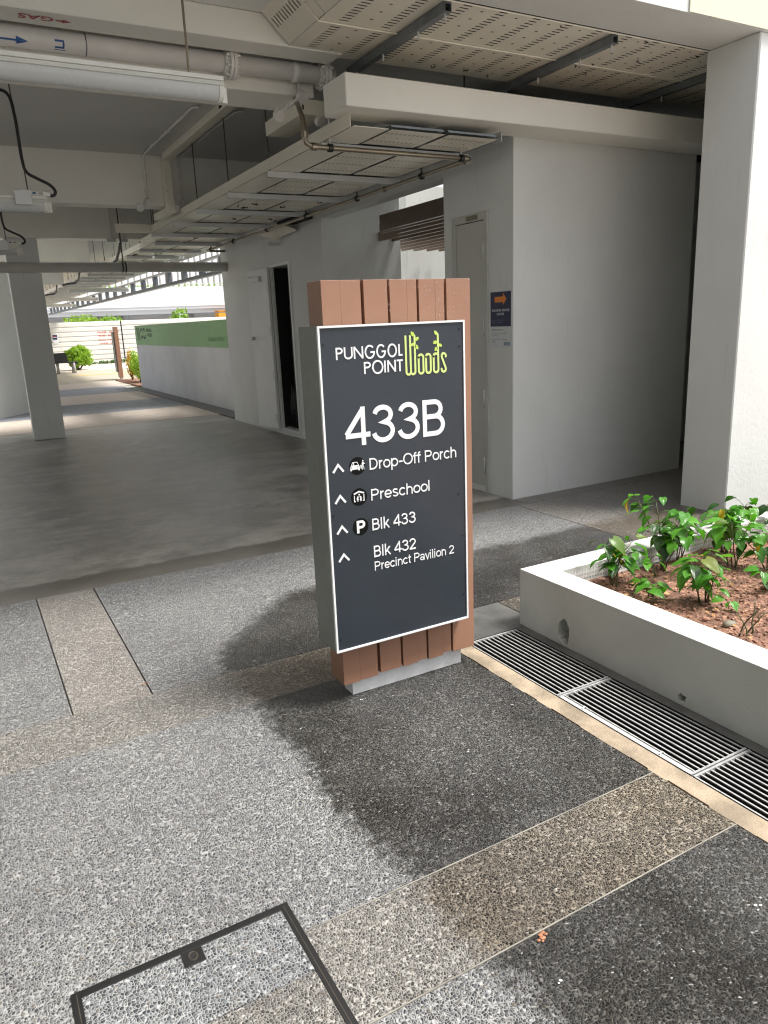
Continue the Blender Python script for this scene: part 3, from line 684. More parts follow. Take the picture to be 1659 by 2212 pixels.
# =========================================================================================================
#                                     DRAIN GRATINGS, MANHOLE, PLANTER
# =========================================================================================================
def grating(y1, y0, idx, label, tray_side=False):
    t = thing('drain_grating', label, 'grating', ((TX0 + TX1) / 2, (y0 + y1) / 2, -.03), 'steel gratings over the drain channel')
    part('end_bar', MB().box(TX0 + .006, TX1 - .006, y1 - .010, y1 - .002, -.034, -.001), 'grate', t)
    part('end_bar', MB().box(TX0 + .006, TX1 - .006, y0 + .002, y0 + .010, -.034, -.001), 'grate', t)
    x0 = TX0 + (.034 if tray_side else .010); n = 12 if not tray_side else 11
    for i in range(n):
        x = x0 + (TX1 - .012 - x0) * i / (n - 1)
        bo = part('bar', MB().box(x - .0029, x + .0029, y0 + .0105, y1 - .0105, -.0065, -.002 - rnd.uniform(0, .0012)), 'grate', t)
        part('bar_web', MB().box(x - .0016, x + .0016, y0 + .0105, y1 - .0105, -.034, -.0066), 'grime_shade', bo)
    if tray_side:
        part('hinge_bar', MB().box(TX0 + .006, TX0 + .024, y0 + .0105, y1 - .0105, -.012, -.0015), 'galv', t)
        for yy in (y1 - .13, y0 + .14): part('hinge_hook', MB().tube([(TX0 + .012, yy, 0), (TX0 + .024, yy, .006), (TX0 + .036, yy, -.004)], .0038, 6), 'galv', t)
grating(2.681, 2.062, 0, 'drain grating section nearest the sign, its far end by the screed')
grating(2.060, 1.416, 1, 'drain grating section with a flat hinge bar, middle one in view', True)
grating(1.414, .770, 2, 'drain grating section at the right edge of the picture')
grating(.768, .124, 3, 'drain grating section nearest the camera beside the planter')
mh = thing('inspection_cover', 'square inspection cover with black steel edge set into the pebble paving', 'manhole cover', (.27, 1.35, 0))
part('infill', MB().box(.018, .515, 1.372, 1.588, -.01, .0035), 'peb_lid', mh); part('infill', MB().box(.018, .515, 1.085, 1.368, -.01, .0035), 'peb_tan', mh)
for b_ in ((-.004, .018, 1.07, 1.610), (.515, .539, 1.07, 1.610), (.018, .515, 1.588, 1.610), (.018, .515, 1.07, 1.085)):
    part('edge_bar', MB().box(b_[0], b_[1], b_[2], b_[3], -.01, .0055, .001), 'black', mh)
for b_ in ((.0075, .0095, 1.07, 1.60), (.524, .526, 1.07, 1.60)):
    part('seam', MB().box(*b_, .0055, .0062), 'rod', mh)
kp = MB().box(.248, .300, 1.540, 1.589, -.005, .0058, .001); part('key_plate', kp, 'black', mh)
part('keyhole', MB().tube(arc3 := [(.274 + .010 * math.cos(a), 1.566 + .0135 * math.sin(a), .0062) for a in [2 * math.pi * k / 18 for k in range(19)]], .0020, 6, False), 'rod', mh)
part('keyhole_core', MB().prism([(.274 + .008 * math.cos(2 * math.pi * k / 16), 1.566 + .0115 * math.sin(2 * math.pi * k / 16)) for k in range(16)], (0, 0, .0059), (1, 0, 0), (0, 1, 0), (0, 0, .0006)), 'void', mh)

# ---- planter: walls with rounded drain holes through the front
PX, PYE, PZ_, PW = 2.25, 2.722, .287, .142
plr = thing('planter', 'long white concrete planter box with plants beside the drain', 'planter', (3.6, 1, 0))
bm = bmesh.new()
def ring2(cy, cz, ry, rz, n, seed, jag):
    r_ = random.Random(seed); out = []
    for k in range(n):
        a = 2 * math.pi * k / n; j = 1 + r_.uniform(-jag, jag)
        out.append((cy + ry * j * math.cos(a), max(.002, cz + rz * j * math.sin(a))))
    return out
holes = [ring2(2.408, .066, .040, .062, 24, 4, .10), ring2(1.745, .028, .020, .018, 14, 9, .25)]
outer = [(-1.2, -.018), (PYE, -.018), (PYE, PZ_), (-1.2, PZ_)]
edges = []
for loop in [outer] + holes:
    vs = [bm.verts.new((PX, a, b)) for a, b in loop]
    edges += [bm.edges.new((vs[i], vs[(i + 1) % len(vs)])) for i in range(len(vs))]
bmesh.ops.triangle_fill(bm, use_beauty=True, use_dissolve=False, edges=edges)
bm.verts.index_update()
fm = MB(); fm.add([v.co.copy() for v in bm.verts], [[v.index for v in f.verts] for f in bm.faces]); bm.free()
for h in holes:
    n = len(h)
    fm.add([(PX, a, b) for a, b in h] + [(PX + .085, a * 1.0 - .004, b) for a, b in h], [(i, (i + 1) % n, n + (i + 1) % n, n + i) for i in range(n)] + [tuple(range(n, 2 * n))])
part('front_face', fm, 'planter', plr)
wm = MB()
wm.quad((PX, -1.2, PZ_), (PX + PW, -1.2, PZ_), (PX + PW, PYE - PW, PZ_), (PX, PYE, PZ_))
wm.quad((PX, PYE, PZ_), (PX + PW, PYE - PW, PZ_), (6.2, PYE - PW, PZ_), (6.2, PYE, PZ_))
wm.quad((PX + PW, -1.2, .12), (PX + PW, PYE - PW, .12), (PX + PW, PYE - PW, PZ_), (PX + PW, -1.2, PZ_))
wm.quad((PX + PW, PYE - PW, .12), (6.2, PYE - PW, .12), (6.2, PYE - PW, PZ_), (PX + PW, PYE - PW, PZ_))
wm.quad((6.2, PYE, -.018), (PX, PYE, -.018), (PX, PYE, PZ_), (6.2, PYE, PZ_))
part('rim', wm, 'planter', plr)
def sheet_holes(xs, ys, holes, fn):
    """thin sheet on grid lines xs, ys with the cells in holes left out"""
    mb = MB(); idx = {}
    for i in range(len(xs) - 1):
        for j in range(len(ys) - 1):
            if (i, j) in holes: continue
            q = []
            for a, b in ((i, j), (i + 1, j), (i + 1, j + 1), (i, j + 1)):
                if (a, b) not in idx: idx[(a, b)] = len(mb.v); mb.v.append(Vector(fn(xs[a], ys[b])))
                q.append(idx[(a, b)])
            mb.f.append(tuple(q))
    return mb
xs = []; x = PX + PW + .01
while x < 5.2: xs += [x, x + .010]; x += .018
zs = [.205, .218, .228, .240, .250, .262, .275]
ho = {(i, j) for i in range(0, len(xs), 2) for j in (1, 3, 5)}
part('drain_cell_edge', sheet_holes(xs, zs, ho, lambda a, b: (a, PYE - PW - .012, b)), 'litter', plr)

# soil
def soil_h(x, y): return .205 + .030 * noise.noise((x * 3, y * 3, 1.7)) + .014 * noise.noise((x * 11, y * 11, 4.)) + .007 * noise.noise((x * 34, y * 34, 9.))
sx = [PX + PW + .001 + .018 * i for i in range(160)]; sy = [-.6 + .018 * j for j in range(177)]
sg = sheet_holes(sx, sy, set(), lambda a, b: (a, min(b, PYE - PW - .001), soil_h(a, b)))
so_ = single('soil', sg, 'soil', 'red brown soil filling the white planter', 'soil', kind='stuff', smooth=True)
cl = MB(); rnd = random.Random(21)
ico = bmesh.new(); bmesh.ops.create_icosphere(ico, subdivisions=1, radius=1); ico.verts.index_update()
iv = [v.co.copy() for v in ico.verts]; if_ = [[v.index for v in f.verts] for f in ico.faces]; ico.free()
for _ in range(3600):
    x = 2.41 + 1.9 * rnd.random() ** 1.2; y = rnd.uniform(.8, 2.56); r = rnd.uniform(.003, .009) * (2.0 if rnd.random() < .10 else 1)
    k = [rnd.uniform(.7, 1.3) for _ in iv]; sq = rnd.uniform(.5, .9)
    cl.add([(x + v.x * r * kk, y + v.y * r * kk, soil_h(x, y) + r * .3 + v.z * r * kk * sq) for v, kk in zip(iv, k)], if_)
single('soil_clods', cl, 'clod', 'crumbs and clods of red soil scattered in the planter', 'soil', kind='stuff')
tw = MB()
for _ in range(85):
    x = rnd.uniform(2.45, 3.7); y = rnd.uniform(1.2, 2.5); a = rnd.uniform(0, 6.28); L = rnd.uniform(.04, .26); p = []
    for k in range(5):
        q = k / 4; xx = x + math.cos(a + .5 * q) * L * q; yy = y + math.sin(a + .5 * q) * L * q; xx = max(2.40, xx); yy = min(2.56, yy)
        p.append((xx, yy, soil_h(xx, yy) + .005 + .022 * math.sin(q * 3.1) * rnd.random()))
    tw.tube(p, [.0018, .0018, .0016, .0013, .001], 4)
single('fallen_twigs', tw, 'twig', 'thin dry stems lying on the soil of the planter', 'twigs', kind='stuff')
ll = MB()
for _ in range(190):
    x = rnd.uniform(2.42, 3.9); y = rnd.uniform(1.2, 2.55); a = rnd.uniform(0, 6.28); L = rnd.uniform(.012, .034); z = soil_h(x, y) + .008
    u = Vector((math.cos(a), math.sin(a), rnd.uniform(-.25, .25))); v = Vector((-math.sin(a), math.cos(a), rnd.uniform(-.4, .4))); p = Vector((x, y, z))
    ll.add([p, p + u * L * .5 + v * L * .35, p + u * L, p + u * L * .5 - v * L * .35 + Vector((0, 0, .004))], [(0, 1, 2, 3)])
single('leaf_litter', ll, 'drylf', 'small dry orange leaves scattered over the planter soil', 'leaves', kind='stuff')
sm = MB().add([(2.65 + v.x * .036, 1.844 + v.y * .030, soil_h(2.65, 1.844) + .006 + v.z * .016) for v in iv], if_)
single('flat_stone', sm, 'stone', 'flat grey stone lying on the planter soil', 'stone', smooth=True)

# ---- plants
def leaf_mesh(name, mat, w=.62, droop=.25, cup=.12):
    """heart shaped leaf of unit length along +Y"""
    prof = [(0.0, .0), (-.09, .26), (.06, .44), (.25, .50), (.45, .46), (.65, .34), (.84, .16), (1.0, .0)]
    vs = []; fs = []
    for i, (yy, hw) in enumerate(prof):
        z = -droop * max(0, yy) ** 2
        yc = max(yy, .02 * i)
        vs.append((0, yc, z - .015)); 
        vs.append((-hw * w, yy, z + cup * hw + .02 * math.sin(i * 2.1))); vs.append((hw * w, yy, z + cup * hw + .02 * math.cos(i * 1.7)))
        vs.append((-hw * w * .5, (yc + yy) / 2, z + cup * hw * .75)); vs.append((hw * w * .5, (yc + yy) / 2, z + cup * hw * .75))
    for i in range(len(prof) - 1):
        a = 5 * i; b = a + 5
        fs += [(a, a + 4, b + 4, b), (a + 4, a + 2, b + 2, b + 4), (a + 3, a, b, b + 3), (a + 1, a + 3, b + 3, b + 1)]
    me = bpy.data.meshes.new(name); me.from_pydata(vs, [], fs); me.update(); me.validate()
    for p in me.polygons: p.use_smooth = True
    me.materials.append(MAT[mat]); return me
LM = [leaf_mesh('leaf', 'leaf', .62, .25), leaf_mesh('leaf', 'leaf', .78, .42, .2), leaf_mesh('leaf', 'leafdark', .66, .32), leaf_mesh('leaf', 'leaf', .70, .15, .05)]
LY = leaf_mesh('leaf', 'leafyellow', .38, .6, .25); LO = leaf_mesh('leaf', 'leafolive', .75, .3)
def lsc(o, s): o.scale = (s, s, s)
def plant(x, y, h, nst, nlf, size, label, seed, spread=.10, dark=.15, yellow=0, olive=0, cat='plant'):
    r = random.Random(seed); z0 = soil_h(x, y) - .01
    t = thing('potted_plant' if False else 'leafy_plant', label, cat, (x, y, z0), 'young leafy plants in the planter')
    tips = []
    for s_ in range(nst):
        a = r.uniform(0, 6.28); lean = r.uniform(.2, 1.0) * spread; hh = h * r.uniform(.62, 1.0)
        bx, by = x + r.uniform(-.022, .022), y + r.uniform(-.022, .022); pts = []
        for k in range(6):
            q = k / 5; pts.append(Vector((bx + math.cos(a) * lean * q ** 1.5 + r.uniform(-.004, .004), by + math.sin(a) * lean * q ** 1.5 + r.uniform(-.004, .004), z0 + hh * q)))
        part('stem', MB().tube(pts, [.0040, .0036, .0032, .0028, .0023, .0016], 5), 'stem' if r.random() < .75 else 'twig', t, True)
        tips.append(pts)
    pet = MB()
    for i in range(int(nlf * 1.7)):
        pts = tips[i % nst]; q = 1.0 if i < nst * 2 else r.uniform(.45, 1.0); k = min(4, int(q * 5)); f = q * 5 - k
        p = pts[k].lerp(pts[k + 1], min(1, f)); a = r.uniform(0, 6.28)
        pl_ = size * r.uniform(.5, 1.1); e = p + Vector((math.cos(a) * pl_ * .8, math.sin(a) * pl_ * .8, pl_ * r.uniform(.1, .7)))
        pet.tube([p, p.lerp(e, .5) + Vector((0, 0, pl_ * .12)), e], [.0014, .0012, .0010], 4)
        me = LY if i < yellow else (LO if i < yellow + olive else (LM[2] if r.random() < dark else r.choice((LM[0], LM[1], LM[3]))))
        az = a + r.uniform(-.7, .7); tilt = r.uniform(-.75, .15) if i >= yellow else r.uniform(-1.5, -.9)
        rot = Matrix.Rotation(az - math.pi / 2, 3, 'Z') @ Matrix.Rotation(tilt, 3, 'X') @ Matrix.Rotation(r.uniform(-.45, .45), 3, 'Y')
        o = inst('leaf', me, t, e, rot.to_quaternion()); lsc(o, size * r.uniform(.75, 1.40))
    part('petioles', pet, 'stem', t, True, kind='stuff') if pet.v else None
    return t
plant(2.596, 2.449, .25, 4, 22, .068, 'bushy plant with a yellow hanging leaf at the near planter corner', 31, .10, .2, 3, 1)
plant(2.69, 2.56, .20, 3, 9, .050, 'small thin plant against the rim behind the corner plant', 32, .10, .35, 1, 1)
plant(2.65, 2.255, .085, 3, 7, .058, 'low sprout with three broad leaves close to the soil', 33, .05, 0)
plant(2.83, 2.385, .10, 2, 4, .045, 'tiny seedling between the corner plant and the tall clump', 34, .05, .1)
plant(2.78, 2.085, .25, 6, 24, .066, 'glossy plant on green stems in the middle of the planter', 35, .11, .08, 0, 1)
plant(2.99, 2.485, .36, 6, 36, .066, 'tallest clump of glossy leaves at the far rim', 36, .14, .3, 1, 1)
plant(3.19, 2.53, .26, 4, 20, .060, 'dense dark leaved plant behind the tall clump', 37, .12, .5)
plant(3.50, 2.50, .30, 5, 26, .066, 'broad leaved plant in front of the pillar corner', 38, .14, .2, 1, 1)
plant(3.28, 2.29, .27, 4, 20, .074, 'plant with large pale veined leaves right of centre', 39, .13, .1, 0, 3)
plant(3.40, 2.17, .24, 4, 18, .072, 'plant with an olive yellow leaf at the right edge', 40, .12, .15, 1, 2)
plant(3.92, 2.52, .26, 3, 12, .056, 'spindly dark plant before the white pillar face', 41, .06, .9)
plant(4.05, 2.36, .24, 3, 11, .072, 'dark broad leaved plant at the upper right planter edge', 42, .10, .8)
plant(3.12, 1.99, .12, 2, 6, .052, 'small sprout by the right edge of the planter', 43, .08, .1)
plant(2.815, 1.965, .05, 1, 2, .038, 'single tiny seedling on bare soil', 44, .02, 0)
plant(2.605, 1.74, .17, 4, 0, .05, 'leafless forked stems at the right end of the planter', 45, .10, 0)
plant(3.05, 1.72, .16, 2, 5, .05, 'leggy plant almost out of frame on the right', 46, .1, .2)

# =========================================================================================================
#                                     DOORS, NOTICE, CABINET
# =========================================================================================================
d = thing('service_door', 'narrow closed grey service door right of the sign', 'door', (3.87, 5.33, 0))
dlf = part('door_leaf', MB().box(3.862, 3.872, 5.135, 5.528, .055, 2.245), 'door', d)
for b_ in ((5.09, 5.131, .0, 2.31), (5.532, 5.585, .0, 2.31)): part('frame', MB().box(3.852, 3.875, b_[0], b_[1], b_[2], b_[3], .002), 'door', d)
part('frame', MB().box(3.852, 3.875, 5.1315, 5.5315, 2.2515, 2.31, .002), 'door', d)
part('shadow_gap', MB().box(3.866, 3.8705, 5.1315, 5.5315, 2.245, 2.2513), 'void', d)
for z in (2.03, 1.42, .82, .24):
    part('hinge', MB().tube([(3.851, 5.141, z - .075), (3.851, 5.141, z + .075)], .0085, 8), 'galv', dlf, True)
np_ = part('nameplate', MB().box(3.8475, 3.8515, 5.215, 5.37, 2.262, 2.298), 'plate', d)
no = thing('notice_poster', 'navy and white notice with an orange arrow on the wall', 'poster', (3.868, 4.93, 1.24))
part('sheet', MB().box(3.8665, 3.8692, 4.793, 5.072, 1.243, 1.690), 'paper', no)
part('navy_field', MB().box(3.8655, 3.8664, 4.803, 5.064, 1.412, 1.682), 'navy', no)
Yw = lambda u: 5.064 - u * .261; Zw = lambda v: 1.412 + v * .270     # u to the right, v up over the navy field
af = MB(); pts = [(.21, .70), (.62, .70), (.62, .615), (.79, .79), (.62, .965), (.62, .86), (.21, .86)]
af.prism([(-Yw(u), Zw(v)) for u, v in pts], (3.8648, 0, 0), (0, -1, 0), (0, 0, 1), (.0006, 0, 0))
part('orange_arrow', af, 'orange', no)
tw_ = MB()
def wtext(mb, body, u0, u1, v0, v1, bold=0.): text_mb(mb, body, (3.8650, 0, 0), (0, -1, 0), (0, 0, 1), (-1, 0, 0), (-Yw(u0), -Yw(u1), Zw(v0), Zw(v1)), bold)
wtext(tw_, 'BUILDING SERVICE', .07, .93, .435, .505, .02); wtext(tw_, 'CENTRE', .31, .67, .325, .395, .02)
part('title_lettering', tw_, 'postertext', no)
tw_ = MB(); wtext(tw_, 'Location    Blk 433A, 1st Storey', .07, .74, .165, .205); wtext(tw_, 'Contact     6999 4520', .07, .55, .105, .14)
part('small_lettering', tw_, 'dimtext', no)
tw_ = MB(); text_mb(tw_, 'Prefer to save the trip?', (3.8660, 0, 0), (0, -1, 0), (0, 0, 1), (-1, 0, 0), (-5.048, -4.905, 1.376, 1.394), .01)
for z, L, s_ in ((1.350, .185, 'to make an appointment'), (1.334, .09, 'appointment with us'), (1.304, .205, 'We will meet you at your flat to attend to your'), (1.288, .042, 'feedback')):
    text_mb(tw_, s_, (3.8660, 0, 0), (0, -1, 0), (0, 0, 1), (-1, 0, 0), (-5.050, -5.050 + L, z, z + .010))
part('body_lettering', tw_, 'darktext', no)
part('emblem', MB().box(3.8655, 3.8664, 4.812, 4.893, 1.262, 1.290), 'stampblue', no)

# open riser cabinet
for b_ in ((9.255, 9.289, .05, 2.28), (9.891, 9.925, .05, 2.28)): part('frame', MB().box(3.862, 3.90, b_[0], b_[1], b_[2], b_[3]), 'doorw', sb)
part('frame', MB().box(3.862, 3.90, 9.2895, 9.8905, 2.2455, 2.28), 'doorw', sb)
part('sill', MB().box(3.862, 4.0, 9.2895, 9.8905, .0705, .085), 'plinth', sb)
part('shade_liner', MB().box(4.40, 4.445, 9.295, 9.885, .09, 2.24).box(3.905, 4.39, 9.2905, 9.294, .09, 2.24).box(3.905, 4.39, 9.886, 9.8895, .09, 2.24), 'void', sb)  # near-black liners painting the cabinet interior as if in shade
lx = []; y = 9.36; ys_ = []
xs_ = [9.31 + .022 * i for i in range(12)]; zs_ = [.55 + .06 * j for j in range(28)]
part('cable_tray', sheet_holes(xs_, zs_, {(i, j) for i in range(1, 11, 2) for j in range(1, 27, 4)}, lambda a, b: (3.99, a, b)), 'tray', sb)
rnd = random.Random(8)
for k in range(9):
    y = 9.33 + .045 * k
    part('cable', MB().tube([(3.96 + rnd.uniform(-.03, .05), y + rnd.uniform(-.03, .03), .1), (3.95, y + .02, .4), (3.96, y, .6 + rnd.uniform(-.1, .1)), (3.98, y + .02, .66)], .011, 6), 'black', sb, True)
part('cable', MB().tube([(3.95, 9.40, .6), (3.95, 9.46, 1.0), (3.96, 9.40, 1.35), (3.95, 9.50, 1.7), (3.96, 9.48, 2.2)], .014, 8), 'black', sb, True)
part('cable', MB().tube([(4.05, 9.72, .1), (4.05, 9.71, 1.0), (4.06, 9.72, 2.2)], .03, 8), 'black', sb, True)
lf = thing('riser_door', 'white riser door leaf swung open against the wall', 'door', (3.861, 9.93, 0))
rdl = part('door_leaf', MB().box(3.818, 3.856, 9.93, 10.56, .07, 2.245, .002), 'doorw', lf)
part('door_closer', MB().box(3.775, 3.817, 10.12, 10.34, 2.08, 2.15, .004), 'galv', rdl)
part('closer_arm', MB().tube([(3.79, 10.34, 2.14), (3.775, 10.46, 2.16)], .008, 6), 'galv', rdl)
part('door_knob', MB().cyl((3.795, 10.49, 1.32), (1, 0, 0), .028, .045, 14), 'galv', rdl, True)
for z in (2.0, 1.42, .82, .22):
    part('hinge', MB().box(3.814, 3.8178, 9.91, 9.975, z - .06, z + .06), 'galv', rdl); part('edge_plate', MB().box(3.822, 3.852, 10.5605, 10.564, z - .05, z + .05), 'black', rdl)
lf.rotation_euler = (0, 0, R_(5))

# brown louvre over the lobby opening
lo = thing('ceiling_louvre', 'dark brown slatted louvre ceiling in the lobby opening', 'louvre', (5, 6.5, 2.4))
part('fascia', MB().box(4.07, 4.12, 4.9 + .84, 7.22, 2.407, 2.560), 'brown', lo)
LX = [4.27, 4.46, 4.645, 4.83, 5.03, 5.235, 5.45, 5.645, 5.845, 6.065, 6.27]
for i, x in enumerate(LX):
    part('slat', MB().box(x - .018, x + .018, 5.74, 7.55 if i == 0 else (7.5 if i == 1 else 9.4), 2.42, 2.52), 'slat', lo)
for x, y in ((4.8, 6.2), (5.3, 7.0), (6.3, 7.6)): part('rod', MB().tube([(x, y, 2.52), (x, y, 3.3)], .005, 5), 'rod', lo)

# =========================================================================================================
#                                     OVERHEAD SERVICES
# =========================================================================================================
# perforated sheets over the gap between edge beam and ceiling beam: slots run across, rows run along Y
def slot_lines(L, W, pitch_y, slot_w, rows, slot_l, dot_l):
    ys = []; yh = []
    y = .02
    while y + pitch_y < W - .01:
        yh.append(len(ys)); ys += [y, y + slot_w]; y += pitch_y
    ys = [0] + ys + [W]; yh = [i + 1 for i in yh]
    xs = []; rws = []
    for k in range(rows):
        xc = L * (k + .5) / rows
        rws.append((len(xs), 's')); xs += [xc - slot_l / 2, xc + slot_l / 2]
        xd = L * (k + 1.0) / rows
        if k < rows - 1: rws.append((len(xs), 'd')); xs += [xd - dot_l / 2, xd + dot_l / 2]
    xs = [0] + xs + [L]
    ho = set()
    for i, ty in rws:
        for n_, j in enumerate(yh):
            if ty == 's' or n_ % 3 == 1: ho.add((i + 1, j))
    return xs, ys, ho
pc = thing('perforated_ceiling', 'cream perforated steel sheets bolted under the edge beam overhead', 'ceiling panel', (3.6, 4.2, 3.1))  # sheets, beads and struts pushed farther by scaling about the camera, coordinates baked
xs, ys_, ho = slot_lines(1.245, .525, .038, .0115, 5, .060, .020)
def sh_mesh(fn, mat, xs=xs, ys_=ys_, ho=ho):
    me = sheet_holes(xs, ys_, ho, fn).mesh('perforated_sheet'); me.materials.append(MAT[mat]); return me
flat = sh_mesh(lambda a, b: (a, b, 0), 'tray')
for x0 in (2.672, 3.928, 5.184): inst('perforated_sheet', flat, pc, (x0, 3.83, 3.182)); inst('perforated_sheet', flat, pc, (x0, 4.365, 3.184))
xs2, ys2, ho2 = slot_lines(.555, .525, .038, .0115, 2, .060, .020)
short = sheet_holes(xs2, ys2, ho2, lambda a, b: (a, b, 0)).mesh('perforated_sheet'); short.materials.append(MAT['tray'])
inst('perforated_sheet', short, pc, (2.11, 3.83, 3.182)); inst('perforated_sheet', short, pc, (2.11, 4.365, 3.184))
ca, sa = math.cos(R_(137)), math.sin(R_(137))
incl = sheet_holes(xs2, ys2, ho2, lambda a, b: (a * ca, b, a * sa)).mesh('perforated_sheet'); incl.materials.append(MAT['tray'])
inst('perforated_sheet', incl, pc, (2.108, 3.74, 3.183)); inst('perforated_sheet', incl, pc, (2.108, 4.27, 3.185))
part('joint_bead', MB().tube([(1.94, 4.36, 3.335), (2.108, 4.36, 3.177), (6.4, 4.36, 3.177)], .006, 6), 'tray', pc)
part('edge_bead', MB().tube([(2.108, 3.826, 3.177), (6.4, 3.826, 3.177)], .005, 6), 'tray', pc)
for x in (2.651, 3.92, 5.187):
    s_ = MB().box(x - .023, x + .023, 3.84, 5.04, 3.168, 3.176); s_.box(x - .023, x - .019, 3.84, 5.04, 3.126, 3.1675); s_.box(x + .019, x + .023, 3.84, 5.04, 3.126, 3.1675); s_.box(x - .0185, x + .0185, 3.84, 5.04, 3.126, 3.130)
    sto = part('strut', s_, 'strut', pc)
    for yy in (3.87, 4.15, 4.57, 4.93): part('bolt', MB().tube([(x, yy, 3.09), (x, yy, 3.133)], .006, 6), 'galv', sto)
rnd = random.Random(4)
for (x, y) in ((3.5, 3.88), (4.46, 4.15), (4.78, 3.93), (3.44, 4.75), (3.15, 4.78), (3.65, 4.8), (4.2, 3.86), (4.2, 4.33), (4.1, 4.39), (4.3, 4.5)):
    part('wire_tie', MB().tube([(x, y, 3.181), (x + rnd.uniform(-.02, .02), y + rnd.uniform(-.02, .02), 3.167), (x + rnd.uniform(-.04, .04), y + rnd.uniform(-.03, .03), 3.172)], .0035, 5), 'black', pc)
single('void_shade_liner', MB().box(2.13, 8.7, 3.83, 5.19, 3.325, 3.343).box(3.95, 8.7, 5.72, 5.73, 2.97, 3.32), 'voidgrey', kind='structure')  # added dark liner so slots and ceiling void look shaded
vp = thing('hidden_pipes', 'dark pipe run seen above the beam behind the perforated sheets', 'pipe', (4.5, 5.0, 3.05))
part('pipe', MB().tube([(2.8, 5.2, 3.15), (7, 5.2, 3.15)], .048, 12), 'strut', vp, True)
part('cream_trunking', MB().box(2.90, 3.25, 5.12, 5.19, 3.05, 3.16), 'tray', vp)
part('collar', MB().tube([(5.3, 5.2, 3.15), (5.42, 5.2, 3.15)], .058, 12), 'litter', vp, True)
single('loose_sheet', MB().add([(2.98, 4.80, 2.99), (3.55, 4.80, 2.985), (3.66, 4.80, 3.055), (3.05, 4.80, 3.05), (2.98, 4.83, 2.99), (3.55, 4.83, 2.985), (3.66, 4.83, 3.055), (3.05, 4.83, 3.05)], [(0, 1, 2, 3), (4, 5, 6, 7), (0, 1, 5, 4), (3, 2, 6, 7)]), 'tray', 'loose cream sheet lying above the beam behind the perforated ceiling', 'sheet')

# GAS stencil under the beam, pipe run with flanges
st = thing('gas_stencil', 'red gas stencil and arrow painted under the overhead beam', 'stencil', (.65, 4.55, 3.05))
tg = MB(); text_mb(tg, 'GAS', (0, 0, 3.1755), (-1, 0, 0), (0, 1, 0), (0, 0, -1), (-.756, -.578, 4.876, 4.941), .015)
part('lettering', tg, 'redprint', st)
part('arrow', MB().add([(.769, 4.903, 3.1755), (.769, 4.919, 3.1755), (.806, 4.919, 3.1755), (.806, 4.903, 3.1755), (.802, 4.885, 3.1755), (.802, 4.938, 3.1755), (.848, 4.911, 3.1755)], [(0, 1, 2, 3), (4, 5, 6)]), 'redprint', st)
wp = thing('flanged_pipe', 'white flanged water pipe under the overhead beam', 'pipe', (.9, 4.58, 2.97))
PYc, PZc, PR = 5.12, 3.140, .058  # pipe, beam behind it, conduit boxes and short trunking scaled about the camera
part('pipe', MB().tube([(-6, PYc, PZc), (2.56, PYc, PZc)], PR, 24), 'pipe', wp, True)
def flange(x):
    f = MB(); f.cyl((x - .012, PYc, PZc), (1, 0, 0), .094, .020, 28); f.cyl((x + .012, PYc, PZc), (1, 0, 0), .094, .020, 28); f.cyl((x - .036, PYc, PZc), (1, 0, 0), .067, .03, 24)
    fo = part('flange', f, 'pipe', wp); auto_smooth(fo, 50)
    for k in range(8):
        a = 2 * math.pi * (k + .5) / 8
        b = part('bolt', MB().cyl((x, PYc + .078 * math.cos(a), PZc + .078 * math.sin(a)), (1, 0, 0), .0105, .09, 6), 'pipe', fo)
flange(1.83); flange(2.49)
part('coupling', MB().tube([(2.25, PYc, PZc), (2.295, PYc, PZc)], PR + .005, 24), 'pipe', wp, True)
part('weld_ring', MB().tube([(.942, PYc, PZc), (.948, PYc, PZc)], PR + .0015, 24), 'strut', wp, True)
def on_pipe(mb, poly, th0, off=.0012):       # poly in (x, arc length) wrapped round the pipe
    vs = []
    for x, s_ in poly:
        a = th0 + s_ / PR; vs.append((x, PYc - (PR + off) * math.cos(a), PZc - (PR + off) * math.sin(a)))
    mb.add(vs, [tuple(range(len(vs)))])
pa = MB()
for k in range(12): on_pipe(pa, [(.33 + .02 * k, .000), (.35 + .02 * k, .000), (.35 + .02 * k, .010), (.33 + .02 * k, .010)], .55)
for k in range(4): on_pipe(pa, [(.57, -.016 + .010 * k), (.632, .004 if k < 2 else .006), (.57, -.006 + .010 * k)], .55, .0025)
def band(x0, x1, s0, s1):
    n_ = max(1, int(abs(s1 - s0) / .006))
    for k in range(n_): on_pipe(pa, [(x0, s0 + (s1 - s0) * k / n_), (x1, s0 + (s1 - s0) * k / n_), (x1, s0 + (s1 - s0) * (k + 1) / n_), (x0, s0 + (s1 - s0) * (k + 1) / n_)], .50, .0016)
band(.772, .822, -.020, -.010); band(.814, .824, -.010, .014); band(.772, .822, .014, .024); band(.768, .828, .031, .036)
part('flow_marking', pa, 'blueprint', wp)

def disc_box(mb, c, r=.040, h=.033): mb.cyl(c, (0.25, -.8, -.5), r, h, 18)
cb_ = thing('conduit_boxes', 'pair of round white conduit boxes joined by a short tube below the pipe', 'conduit', (1.99, 4.62, 2.75))
part('tube', MB().tube([(2.31, 5.15, 3.083), (2.325, 5.15, 3.0), (2.15, 5.17, 2.877)], .0145, 8), 'pipe', cb_, True)
for c_ in ((2.325, 5.13, 2.992), (2.157, 5.15, 2.871)):
    b1 = MB(); disc_box(b1, c_); auto_smooth(part('round_box', b1, 'pipe', cb_), 40)
part('clip', MB().tube([(2.213, 5.15, 2.95), (2.23, 5.145, 2.91), (2.263, 5.14, 2.92)], .006, 6), 'pipe', cb_)

